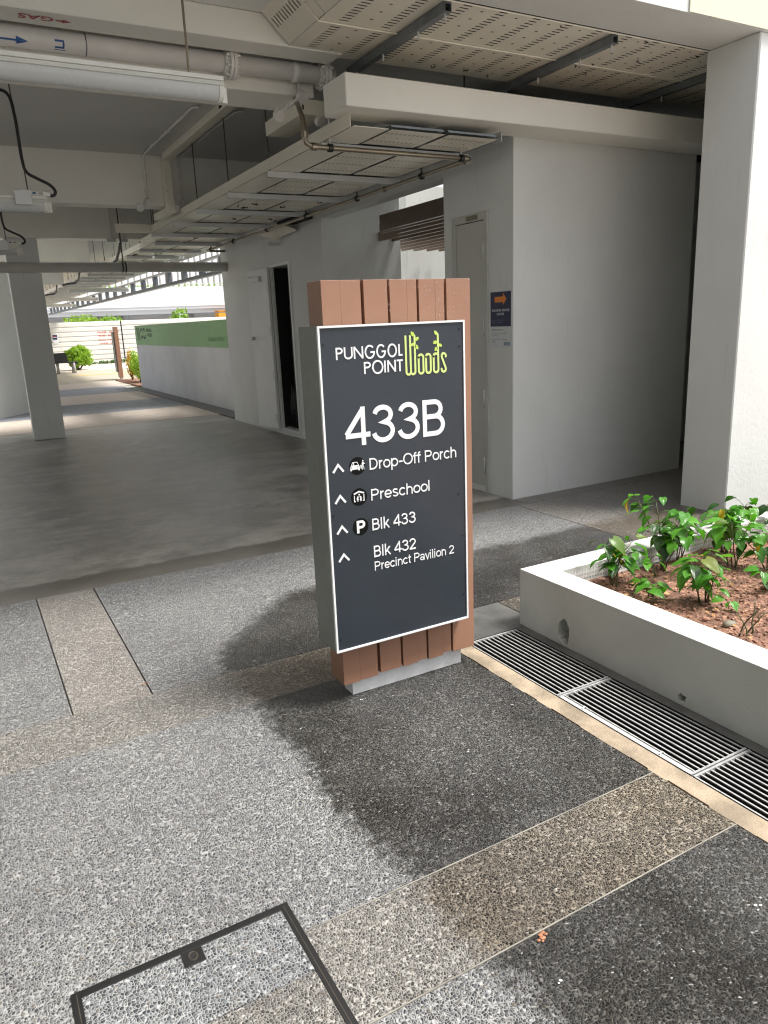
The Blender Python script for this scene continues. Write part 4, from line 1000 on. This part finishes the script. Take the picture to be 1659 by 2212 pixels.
# long batten lamp under the beam
def batten(name, x0, x1, yc, zt, label, rods=(), drop=3.33, end=True, scale=1.0):
    t = thing(name, label, 'lamp', ((x0 + x1) / 2, yc, zt), 'batten lamps hung from the ceiling')
    part('housing', MB().box(x0, x1, yc - .055, yc + .055, zt - .022, zt, .002), 'lamp', t)
    h = MB().prism([(-.062, 0), (.062, 0), (.050, .022), (-.050, .022)], (x0, yc, zt - .046), (0, 1, 0), (0, 0, 1), (x1 - x0, 0, 0)); part('reflector', h, 'lamp', t)
    pr = [(.052 * math.cos(a), .066 * math.sin(a)) for a in [math.pi + math.pi * k / 12 for k in range(13)]]
    auto_smooth(part('diffuser', MB().prism(pr, (x0 + .004, yc, zt - .0462), (0, 1, 0), (0, 0, 1), (x1 - x0 - .03, 0, 0)), 'diff', t), 50)
    if end: part('end_cap', MB().prism([(a * 1.06, b * 1.06) for a, b in pr], (x1 - .025, yc, zt - .0461), (0, 1, 0), (0, 0, 1), (.024, 0, 0)), 'lamp', t); part('end_clip', MB().box(x1 + .001, x1 + .04, yc + .03, yc + .034, zt - .105, zt - .030), 'lamp', t)
    for x in rods: part('rod', MB().tube([(x, yc, zt), (x, yc, drop)], .0065, 8), 'steelpipe', t)
    return t
batten('batten_lamp', -.1, 1.436, 4.19, 2.762, 'long white batten lamp hanging at the upper left', (1.272, .1), 3.34)
def wired_batten(x1, yc, zt, L, label, cable=True, lx=None):
    t = batten('batten_lamp', x1 - L, x1, yc, zt, label, (), 3.33, True)
    xb = x1 - .16
    part('gear_box', MB().box(xb - .06, xb + .055, yc - .085, yc - .064, zt - .07, zt + .035, .003), 'galv', t)
    tp = MB().box(xb + .058, xb + .19, yc - .05, yc - .0, zt + .002, zt + .03); part('connector', tp, 'lamp', t)
    lb = part('connector_label', MB().box(xb + .068, xb + .09, yc - .0515, yc - .0505, zt + .012, zt + .026), 'blueprint', t)
    part('connector_print', MB().box(xb + .11, xb + .14, yc - .0515, yc - .0505, zt + .008, zt + .026), 'fade' if False else 'benchleg', t)
    part('rod', MB().tube([(xb + .045, yc, zt), (xb + .020, yc, 3.33)], .005, 6), 'rod', t)
    c = [(xb - .4, yc, 3.20), (xb - .12, yc, 3.215), (xb + .0, yc, 3.20), (xb + .03, yc, 3.05), (xb + .035, yc, zt + .26), (xb + .055, yc, zt + .17), (xb + .12, yc, zt + .13), (xb + .20, yc, zt + .09), (xb + .235, yc, zt + .045), (xb + .22, yc, zt + .015), (xb + .19, yc, zt + .012)]
    sp = []
    for i in range(len(c) - 1):
        p0, p1, p2, p3 = (Vector(c[max(i - 1, 0)]), Vector(c[i]), Vector(c[i + 1]), Vector(c[min(i + 2, len(c) - 1)]))
        for k in range(6):
            u = k / 6; sp.append(.5 * ((2 * p1) + (-p0 + p2) * u + (2 * p0 - 5 * p1 + 4 * p2 - p3) * u * u + (-p0 + 3 * p1 - 3 * p2 + p3) * u ** 3))
    sp.append(Vector(c[-1]))
    if cable: part('flexible_conduit', MB().tube(sp, .0115, 8), 'black', t, True)
    return t
wired_batten(.775, 6.5, 2.505, 1.3, 'batten lamp at left edge fed by a looping black conduit')
wired_batten(.80, 9.7, 2.49, 1.3, 'second smaller batten lamp at left edge in front of the column')
for i, (x0, x1, y) in enumerate(((2.85, 4.38, 22.0), (2.95, 4.50, 27.8), (3.05, 4.55, 33.4))):
    batten('batten_lamp', x0, x1, y, 2.66, ('nearest', 'middle', 'farthest')[i] + ' of the three batten lamps over the far walkway', (x0 + .3, x1 - .3))

# black flexible conduits over the far walkway and fixings on the beams
for (x, y, lab) in ((2.36, 11.93, 'black flexible conduit dropping below the deep grey beam'), (2.42, 16.6, 'black flexible conduit hooked behind the white horizontal pipe'), (2.50, 21.3, 'farthest small black flexible conduit')):
    t = thing('flexible_conduit', lab, 'conduit', (x, y, 2.7), 'black flexible conduits over the far walkway')
    p = [(x, y, 2.78), (x + .06, y + .5, 2.70), (x + .10, y + 1.0, 2.60), (x + .08, y + 1.4, 2.56), (x - .05, y + 1.5, 2.55), (x - .16, y + 1.6, 2.53)]
    part('conduit', MB().tube(p, .022, 8), 'black', t, True)
    for q_ in ((x - .20, x - .07), (x - .03, x + .09)): part('junction_box', MB().box(q_[0], q_[1], y - .06, y + .02, 2.76, 2.81), 'galv', t)
    for dx_ in (-.12, .04): part('riser_tube', MB().tube([(x + dx_, y + .0, 2.81), (x + dx_ - .01, y + .0, 3.33)], .011, 6), 'pipe', t)

# conduits with round boxes coming down the hall beam
def conduit(x, label, z_end):
    t = thing('wall_conduit', label, 'conduit', (x, 8.7, 2.8), 'white conduits bent down the hall beam')
    part('tube', MB().tube([(x + .03, 6.75, 3.30), (x, 6.85, 3.316), (x, 8.70, 3.316), (x, 8.775, 3.28), (x, 8.785, 3.2), (x, 8.785, z_end)], .0125, 8), 'pipe', t, True)
    for c_ in ((x, 8.76, z_end - .02), (x - .10, 8.74, z_end - .075)): auto_smooth(part('round_box', MB().cyl(c_, (.2, -.9, -.3), .042, .03, 18), 'pipe', t), 40)
    part('link_tube', MB().tube([(x, 8.77, z_end - .02), (x - .10, 8.75, z_end - .075)], .013, 8), 'pipe', t)
    for yy in (7.1, 7.7, 8.3): part('clip', MB().box(x - .024, x + .024, yy, yy + .02, 3.305, 3.3295), 'pipe', t)
    for zz in (3.1, 2.95): part('clip', MB().box(x - .024, x + .024, 8.775, 8.799, zz, zz + .02), 'pipe', t)
conduit(2.075, 'white conduit left of the cream trunking on the hall beam', 2.86)
conduit(2.455, 'white conduit right of the cream trunking on the hall beam', 2.86)
tk = thing('cable_trunking', 'cream square trunking stepping down the hall beam', 'trunking', (2.3, 7, 3.2))
part('ceiling_run', MB().box(2.255, 2.345, 5.61, 8.71, 3.262, 3.329, .002), 'tray', tk)
part('drop', MB().box(2.255, 2.345, 8.712, 8.797, 2.735, 3.2615, .002), 'tray', tk)
part('under_run', MB().box(2.255, 2.345, 8.798, 9.35, 2.735, 2.80, .002), 'tray', tk)
part('knockout', MB().box(2.2535, 2.2548, 6.6, 6.68, 3.28, 3.30), 'void', tk)
for yy, zz in ((8.711, 2.95),): part('screw', MB().box(2.275, 2.28, 8.7105, 8.7118, 2.95, 2.956), 'void', tk)
tk2 = thing('cable_trunking', 'short cream trunking box under the white beam above the sign', 'trunking', (2.2, 4.85, 2.8))
part('box', MB().box(2.358, 2.548, 5.24, 5.92, 2.918, 3.016, .002), 'tray', tk2)
part('end_hole', MB().box(2.372, 2.384, 5.2385, 5.2398, 2.948, 2.978), 'void', tk2)
for x in (2.41, 2.45, 2.50): part('screw', MB().cyl((x, 5.31, 2.9175), (0, 0, 1), .003, .002, 8), 'void', tk2)
part('round_box', MB().cyl((2.514, 5.26, 2.888), (.25, -.8, -.5), .038, .033, 16), 'pipe', tk2)

# long suspended tray along the wall
trk = thing('suspended_cable_tray', 'suspended cream cable tray of perforated plates running into the distance', 'cable tray', (3, 7, 2.7))
xs3, ys3, ho3 = slot_lines(.95, .42, .034, .0095, 4, .036, .014)
pm = sheet_holes(xs3, ys3, ho3, lambda a, b: (b, a, 0)).mesh('perforated_plate'); pm.materials.append(MAT['tray'])
cov = MB().box(0, .255, 0, .99, 0, .004).mesh('cover_plate'); cov.materials.append(MAT['traycover'])
plain = MB().box(0, .42, 0, .95, 0, .003).mesh('perforated_plate'); plain.materials.append(MAT['tray'])
ch_w = MB(); ch_w.box(0, 1.235, 0, .004, -.044, 0); ch_w.box(0, 1.235, .004, .036, -.044, -.040); chw = ch_w.mesh('cross_channel'); chw.materials.append(MAT['galv'])
ch_n = MB(); ch_n.box(0, .965, 0, .004, -.044, 0); ch_n.box(0, .965, .004, .036, -.044, -.040); chn = ch_n.mesh('cross_channel'); chn.materials.append(MAT['galv'])
rodm = MB().tube([(0, 0, 0), (0, 0, .68)], .0055, 6).mesh('hanger_rod'); rodm.materials.append(MAT['rod'])
for k in range(-1, 29):
    y = 5.03 + 1.03 * k; wide = y < 10.3
    if k >= 0:
        inst('cross_channel', chw if wide else chn, trk, (2.405 if wide else 2.675, y, 2.697))
        (inst('hanger_rod', rodm, trk, (2.43 if wide else 2.70, y + .02, 2.65)) if k else None); inst('hanger_rod', rodm, trk, (3.62, y + .02, 2.65))
    y0 = y + .04; Lk = 1.0
    if k == -1:
        part('perforated_plate', MB().add([(2.705, 4.56, 2.704), (3.13, 4.56, 2.704), (3.13, 4.99, 2.704), (2.705, 4.99, 2.704)], [(0, 1, 2, 3)]), 'tray', trk) if False else None
        xs4, ys4, ho4 = slot_lines(.42, .42, .034, .0095, 2, .036, .014)
        pm0 = sheet_holes(xs4, ys4, ho4, lambda a, b: (b, a, 0)).mesh('perforated_plate'); pm0.materials.append(MAT['tray'])
        inst('perforated_plate', pm0, trk, (2.705, 4.58, 2.702)); inst('perforated_plate', pm0, trk, (3.155, 4.58, 2.702))
        part('cover_plate', MB().box(2.425, 2.68, 4.58, 5.02, 2.70, 2.704), 'traycover', trk)
        continue
    me = pm if k < 14 else plain
    inst('perforated_plate', me, trk, (2.705, y0, 2.702)); inst('perforated_plate', me, trk, (3.155, y0, 2.702))
    if wide: inst('cover_plate', cov, trk, (2.425, y0, 2.70))
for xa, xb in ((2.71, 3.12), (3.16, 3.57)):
    part('slot_shade_backing', MB().box(xa, xb, 4.6, 20, 2.722, 2.735), 'strut', trk, kind='stuff')  # added dark sheet above the plates, imitates shade behind the slots
part('side_rail', MB().box(2.408, 2.412, 4.6, 10.35, 2.701, 2.785), 'tray', trk)
part('side_rail', MB().box(2.688, 2.692, 10.36, 34.9, 2.701, 2.785), 'tray', trk)
part('side_rail', MB().box(3.615, 3.619, 4.6, 34.9, 2.701, 2.76), 'galv', trk)
part('branch_rail', MB().box(1.98, 2.40, 10.2, 10.24, 2.70, 2.80), 'tray', trk)
rnd = random.Random(15)
for k in range(26):
    y = 7.3 + rnd.random() * 6; x = rnd.uniform(2.75, 3.55)
    part('cable_tie', MB().tube([(x, y, 2.70), (x + rnd.uniform(-.03, .03), y + rnd.uniform(-.02, .02), 2.685), (x + rnd.uniform(-.06, .06), y, 2.695)], .005, 5), 'black', trk)

# bronzed steel pipe turning along the wall
sp_ = thing('steel_pipe', 'thin bronzed steel pipe running under the tray and along the wall', 'pipe', (3.5, 6, 2.63))
part('pipe', MB().tube([(2.345, 5.30, 3.03), (2.262, 5.05, 2.90), (2.237, 4.95, 2.82), (2.235, 4.93, 2.70), (2.245, 4.93, 2.66), (2.285, 4.93, 2.642), (3.54, 4.93, 2.642), (3.575, 4.94, 2.642), (3.585, 4.975, 2.642), (3.585, 11.72, 2.637), (3.60, 11.78, 2.637), (3.64, 11.8, 2.637), (3.9, 11.8, 2.637)], .0165, 12), 'steelpipe', sp_, True)
for p, ax in (((2.235, 4.93, 2.71), (0, 0, 1)), ((2.30, 4.93, 2.642), (1, 0, 0)), ((3.53, 4.93, 2.642), (1, 0, 0)), ((3.585, 4.99, 2.642), (0, 1, 0)), ((3.585, 6.25, 2.64), (0, 1, 0))):
    part('elbow_collar', MB().cyl(p, ax, .0245, .035, 14), 'steelpipe', sp_)
for p in ((2.42, 4.93), (3.50, 4.93)): part('clamp', MB().cyl((p[0], p[1], 2.642), (1, 0, 0), .027, .03, 14), 'black', sp_); part('hanger', MB().tube([(p[0], p[1], 2.66), (p[0], p[1], 2.9)], .007, 6), 'galv', sp_)
for y in (5.62, 6.78, 8.0, 9.2, 10.5, 11.55):
    part('clamp', MB().cyl((3.585, y, 2.64), (0, 1, 0), .028, .03, 12), 'black', sp_); part('hanger', MB().tube([(3.585, y, 2.66), (3.585, y, 2.74)], .008, 6), 'rod', sp_)
single('white_pipe', MB().tube([(-9, 11.80, 2.405), (3.88, 11.80, 2.405)], .070, 18), 'pipe', 'thick white horizontal pipe crossing in front of the far walkway', 'pipe', smooth=True)
pcg = thing('pipe_clamp', 'black pipe clamp and rod holding the horizontal white pipe', 'clamp', (2.33, 11.8, 2.4))
for dx_ in (-.02, .025): part('strap', MB().tube([(2.33 + dx_, 11.80 + .074 * math.cos(a), 2.405 + .074 * math.sin(a)) for a in [2 * math.pi * k / 18 for k in range(19)]], .009, 6), 'black', pcg)
part('rod', MB().tube([(2.33, 11.80, 2.48), (2.33, 11.80, 3.33)], .010, 6), 'rod', pcg)
lk = thing('broken_sheet', 'bent loose sheet and small lamp under the tray by the riser wall', 'panel', (3.7, 9.3, 2.6))
part('sheet', MB().add([(3.66, 9.0, 2.70), (3.84, 8.85, 2.60), (3.80, 9.55, 2.56), (3.58, 9.75, 2.67)], [(0, 1, 2, 3)]), 'tray', lk)
part('gap', MB().box(3.64, 3.87, 8.45, 9.0, 2.68, 2.74), 'void', lk)
part('lamp', MB().box(3.70, 3.84, 9.45, 9.52, 2.49, 2.53), 'galv', lk)

# =========================================================================================================
#                                     BACKGROUND
# =========================================================================================================
def foliage(cx, cy, cz, rx, ry, rz, n, size, seed, fill=.55):
    r = random.Random(seed); mb = MB()
    for _ in range(n):
        while True:
            v = Vector((r.uniform(-1, 1), r.uniform(-1, 1), r.uniform(-1, 1)))
            k = v.length
            lump = .82 + .28 * noise.noise((v.x * 2.1 + seed, v.y * 2.1, v.z * 2.1))
            if fill * .9 < k < lump: break
        p = Vector((cx + v.x * rx, cy + v.y * ry, cz + v.z * rz)); s_ = size * r.uniform(.6, 1.4)
        a = Vector((r.uniform(-1, 1), r.uniform(-1, 1), r.uniform(-.6, 1))).normalized(); b = a.orthogonal().normalized(); b.rotate(Matrix.Rotation(r.uniform(0, 6.28), 3, a)); c = a.cross(b)
        mb.add([p - b * s_, p + c * s_ * .45, p + b * s_, p - c * s_ * .45], [(0, 1, 2, 3)])
    return mb
def shrub(name, label, cat, x, y, rx, ry, h, n, size, mat, seed, group=None, z0=.0):
    t = thing(name, label, cat, (x, y, z0), group)
    part('foliage', foliage(x, y, z0 + h * .56, rx, ry, h * .52, n, size, seed, .2), mat, t)
    st_ = MB(); r = random.Random(seed)
    for k in range(6):
        a = r.uniform(0, 6.28); st_.tube([(x + r.uniform(-.1, .1) * rx, y, z0), (x + math.cos(a) * rx * .5, y + math.sin(a) * ry * .5, z0 + h * .5)], [.02, .01], 5)
    part('stem', st_, 'bark', t); return t
shrub('shrub', 'rounded lime green shrub behind the black bench', 'shrub', 4.40, 34.0, .72, .6, .98, 2600, .062, 'hedge', 3)
shrub('shrub', 'loose green shrub at the far end of the mural wall', 'shrub', 4.62, 23.0, .24, .9, .92, 900, .05, 'hedge', 5)
shrub('shrub', 'yellow topped small shrub behind the far totem sign', 'shrub', 4.62, 24.1, .16, .3, .95, 300, .045, 'leafyellow', 8)
single('planting_soil', MB().box(4.25, 5.6, 21.4, 24.9, -.018, .03), 'soil', kind='structure')
single('fence_weeds', foliage(7.2, 39.0, .05, 2.2, .15, .14, 700, .06, 12, .1), 'darkhedge', 'dark low weeds along the foot of the hoarding', 'weeds', kind='stuff')
# bench
def bench(x, y, label, seed):
    t = thing('bench', label, 'bench', (x, y, 0), 'black benches by the shrub')
    for k in range(4): part('seat_slat', MB().box(x - .5, x + .30, y - .02 - .11 * k - .045, y - .02 - .11 * k + .045, .40, .435), 'bench', t)
    bk = MB().add([(x - .5, y + .10, .43), (x + .10, y + .10, .43), (x + .02, y + .20, .78), (x - .5, y + .20, .78), (x - .5, y + .13, .43), (x + .10, y + .13, .43), (x + .02, y + .23, .78), (x - .5, y + .23, .78)], [(0, 1, 2, 3), (7, 6, 5, 4), (1, 5, 6, 2), (3, 2, 6, 7)])
    part('backrest', bk, 'bench', t)
    part('side_frame', MB().box(x + .301, x + .36, y - .42, y + .12, .34, .44), 'bench', t)
    for (a, b) in ((.22, -.35), (.22, .05), (-.35, -.1)): part('leg', MB().tube([(x + a, y + b, 0), (x + a, y + b, .40)], .055, 10), 'benchleg', t, True)
bench(3.70, 31.9, 'black bench with round grey legs beside the shrub', 1)
bench(3.05, 33.2, 'farther black bench half hidden by the column', 2)
# hoarding
ho_ = thing('site_hoarding', 'ribbed white steel hoarding across the far end', 'hoarding', (8, 39.5, 0))
prof = []; z = .02
while z < 1.95:
    prof += [(0, z), (0, z + .15), (.035, z + .175), (.035, z + .205)]; z += .225
def ribs(x0, x1):
    mb = MB(); n = len(prof)
    mb.add([(x0, 39.5 + d_, zz) for d_, zz in prof] + [(x1, 39.5 + d_, zz) for d_, zz in prof], [(i, n + i, n + i + 1, i + 1) for i in range(n - 1)]); return mb
xp = [-4, -1.2, 1.6, 4.45, 7.31, 7.36, 10.2, 13.0, 15.9, 18.8, 22]
for i in range(len(xp) - 1):
    if i == 4: continue
    part('panel', ribs(xp[i] + .005, xp[i + 1] - .005), 'hoard', ho_)
part('joint_gap', MB().box(7.305, 7.365, 39.52, 39.53, .05, 2.0), 'void', ho_)
rt = MB()
def rtext(body, x0, x1, z0, z1, b=.01): text_mb(rt, body, (0, 39.494, 0), (1, 0, 0), (0, 0, 1), (0, -1, 0), (x0, x1, z0, z1), b)
rtext('DANGER - KEEP OUT', 6.17, 7.22, 1.455, 1.535); rtext('危 險 - 請 避', 6.22, 6.98, 1.285, 1.375); rtext('Bahaya jangan dekat', 6.20, 7.20, 1.10, 1.17); rtext('DANGER - KEEP OUT', 6.22, 7.22, .925, .995, .02)
part('red_lettering', rt, 'red', ho_)
pb = thing('hoarding_poster', 'small dark poster on the hoarding beside the column', 'poster', (4.2, 39.48, 1.2))
part('sheet', MB().box(4.12, 4.345, 39.483, 39.489, 1.05, 1.47), 'paper', pb); part('dark_field', MB().box(4.13, 4.33, 39.479, 39.482, 1.245, 1.46), 'navy', pb); part('red_bar', MB().box(4.15, 4.26, 39.476, 39.478, 1.385, 1.415), 'redprint', pb)
part('pale_bar', MB().box(4.15, 4.31, 39.476, 39.478, 1.33, 1.36), 'postertext', pb)
rl = thing('site_railing', 'thin dark railing above the far hoarding', 'railing', (8, 40.5, 2))
part('rail', MB().box(-3, 14, 40.5, 40.54, 2.25, 2.28), 'strut', rl)
for x in (-1, 1.8, 5.05, 7.95, 11, 13.9): part('post', MB().box(x, x + .04, 40.5, 40.54, 0, 2.25), 'strut', rl)
# trees beyond the hoarding
def tree(x, y, zc, rx, rz, n, seed, label):
    t = thing('tree', label, 'tree', (x, y, 0), 'trees beyond the hoarding')
    part('trunk', MB().tube([(x, y, 0), (x + .05, y, zc * .6), (x, y, zc)], [.12, .09, .05], 8), 'bark', t)
    r = random.Random(seed)
    for k in range(5):
        a = r.uniform(0, 6.28); part('limb', MB().tube([(x, y, zc * .7), (x + math.cos(a) * rx * .6, y + math.sin(a) * rx * .4, zc + rz * .3)], [.05, .02], 6), 'bark', t)
    part('crown', foliage(x, y, zc, rx, rx, rz, n, .12, seed, .25), 'treeleaf', t)
tree(6.1, 44, 1.95, 1.25, .62, 900, 61, 'low bright green tree behind the hoarding on the left'); tree(7.7, 44.6, 1.9, .9, .5, 600, 62, 'small bright green tree behind the hoarding on the right'); tree(11.9, 45.5, 1.95, .7, .8, 500, 63, 'green tree in front of the white podium')
# white podium with openings, hedge and fins
po = thing('podium_building', 'bright white podium building with planted parapet far behind', 'building', (14, 55, 0))
part('parapet', MB().box(-10, 40, 52, 52.4, 2.98, 4.24), 'podium', po)
part('upper_slab', MB().box(-10, 40, 52.05, 60, 2.80, 2.979), 'podium', po)
part('belt', MB().box(-10, 40, 52.3, 52.6, 2.52, 2.799), 'podium', po)
for x in (-4, 2, 7.7, 13.42, 19.2, 25): part('column', MB().box(x, x + .52, 52.1, 52.7, 0, 2.519), 'podium', po)
part('back_wall', MB().box(-10, 40, 56, 56.2, 0, 2.79), 'podium', po)
for x in (14.15, 15.0, 10.0, 8.6): 
    wv = part('window', MB().box(x, x + .62, 55.9, 55.99, 2.17, 2.5), 'louvre', po)
    for k in range(5): part('louvre_blade', MB().box(x + .02, x + .60, 55.86, 55.899, 2.19 + .06 * k, 2.225 + .06 * k), 'galv', wv)
part('tower_wall', MB().box(-10, 40, 58, 58.4, 4.3, 16), 'podium', po)
x = 4.0
while x < 24: part('fin', MB().box(x, x + .07, 53.4, 53.7, 4.30, 7.5), 'benchleg', po); x += .42
tt = MB()
hg = thing('parapet_hedge', 'strip of yellow green plants on the white podium parapet', 'hedge', (14, 52.6, 4.2))
hm = MB(); r = random.Random(77)
for k in range(60):
    x = 4 + k * .3; hm.add(*(lambda m: (m.v, m.f))(foliage(x, 52.7, 4.30, .17, .2, r.uniform(.14, .26), 26, .06, k, .1)))
part('foliage', hm, 'hedge', hg)
part('railing', MB().box(4, 24, 52.45, 52.48, 4.44, 4.46), 'galv', hg)
single('orange_skip', MB().box(15.80, 17.4, 50.6, 51.4, 1.0, 2.52, .02).box(15.78, 17.4, 50.58, 51.42, 2.521, 2.58), 'tarp', 'orange container peeking over the mural wall', 'container')

# ---- litter on the paving
rnd = random.Random(19)
def scrap(x, y, r, mat, label, n=9, seed=0):
    rr = random.Random(seed); mb = MB()
    for k in range(n):
        a = rr.uniform(0, 6.28); d_ = rr.uniform(0, r); s_ = rr.uniform(.25, .55) * r; cx, cy = x + math.cos(a) * d_, y + math.sin(a) * d_
        mb.add([(cx + v.x * s_, cy + v.y * s_ * .8, .004 + abs(v.z) * s_ * .5) for v in iv], if_)
    single('litter_scrap', mb, mat, label, 'litter', 'small scraps on the paving')
scrap(1.037, 1.162, .016, 'debris', 'crumpled orange scrap on the dark paving beside the joint', 12, 1)
scrap(.488, 3.125, .014, 'debris', 'yellow brown dried leaf scrap at the left paving joint', 4, 2)
scrap(1.565, .945, .014, 'litter', 'white paper scrap at the right edge of the paving', 3, 3)
scrap(1.215, 2.47, .007, 'litter', 'white paint flecks at the near corner of the plinth', 6, 4)
scrap(.985, 1.045, .007, 'litter', 'tiny white fleck on the dark paving at bottom right', 4, 5)
scrap(1.70, 2.1, .006, 'litter', 'tiny pale fleck on the damp paving near the drain', 3, 6)
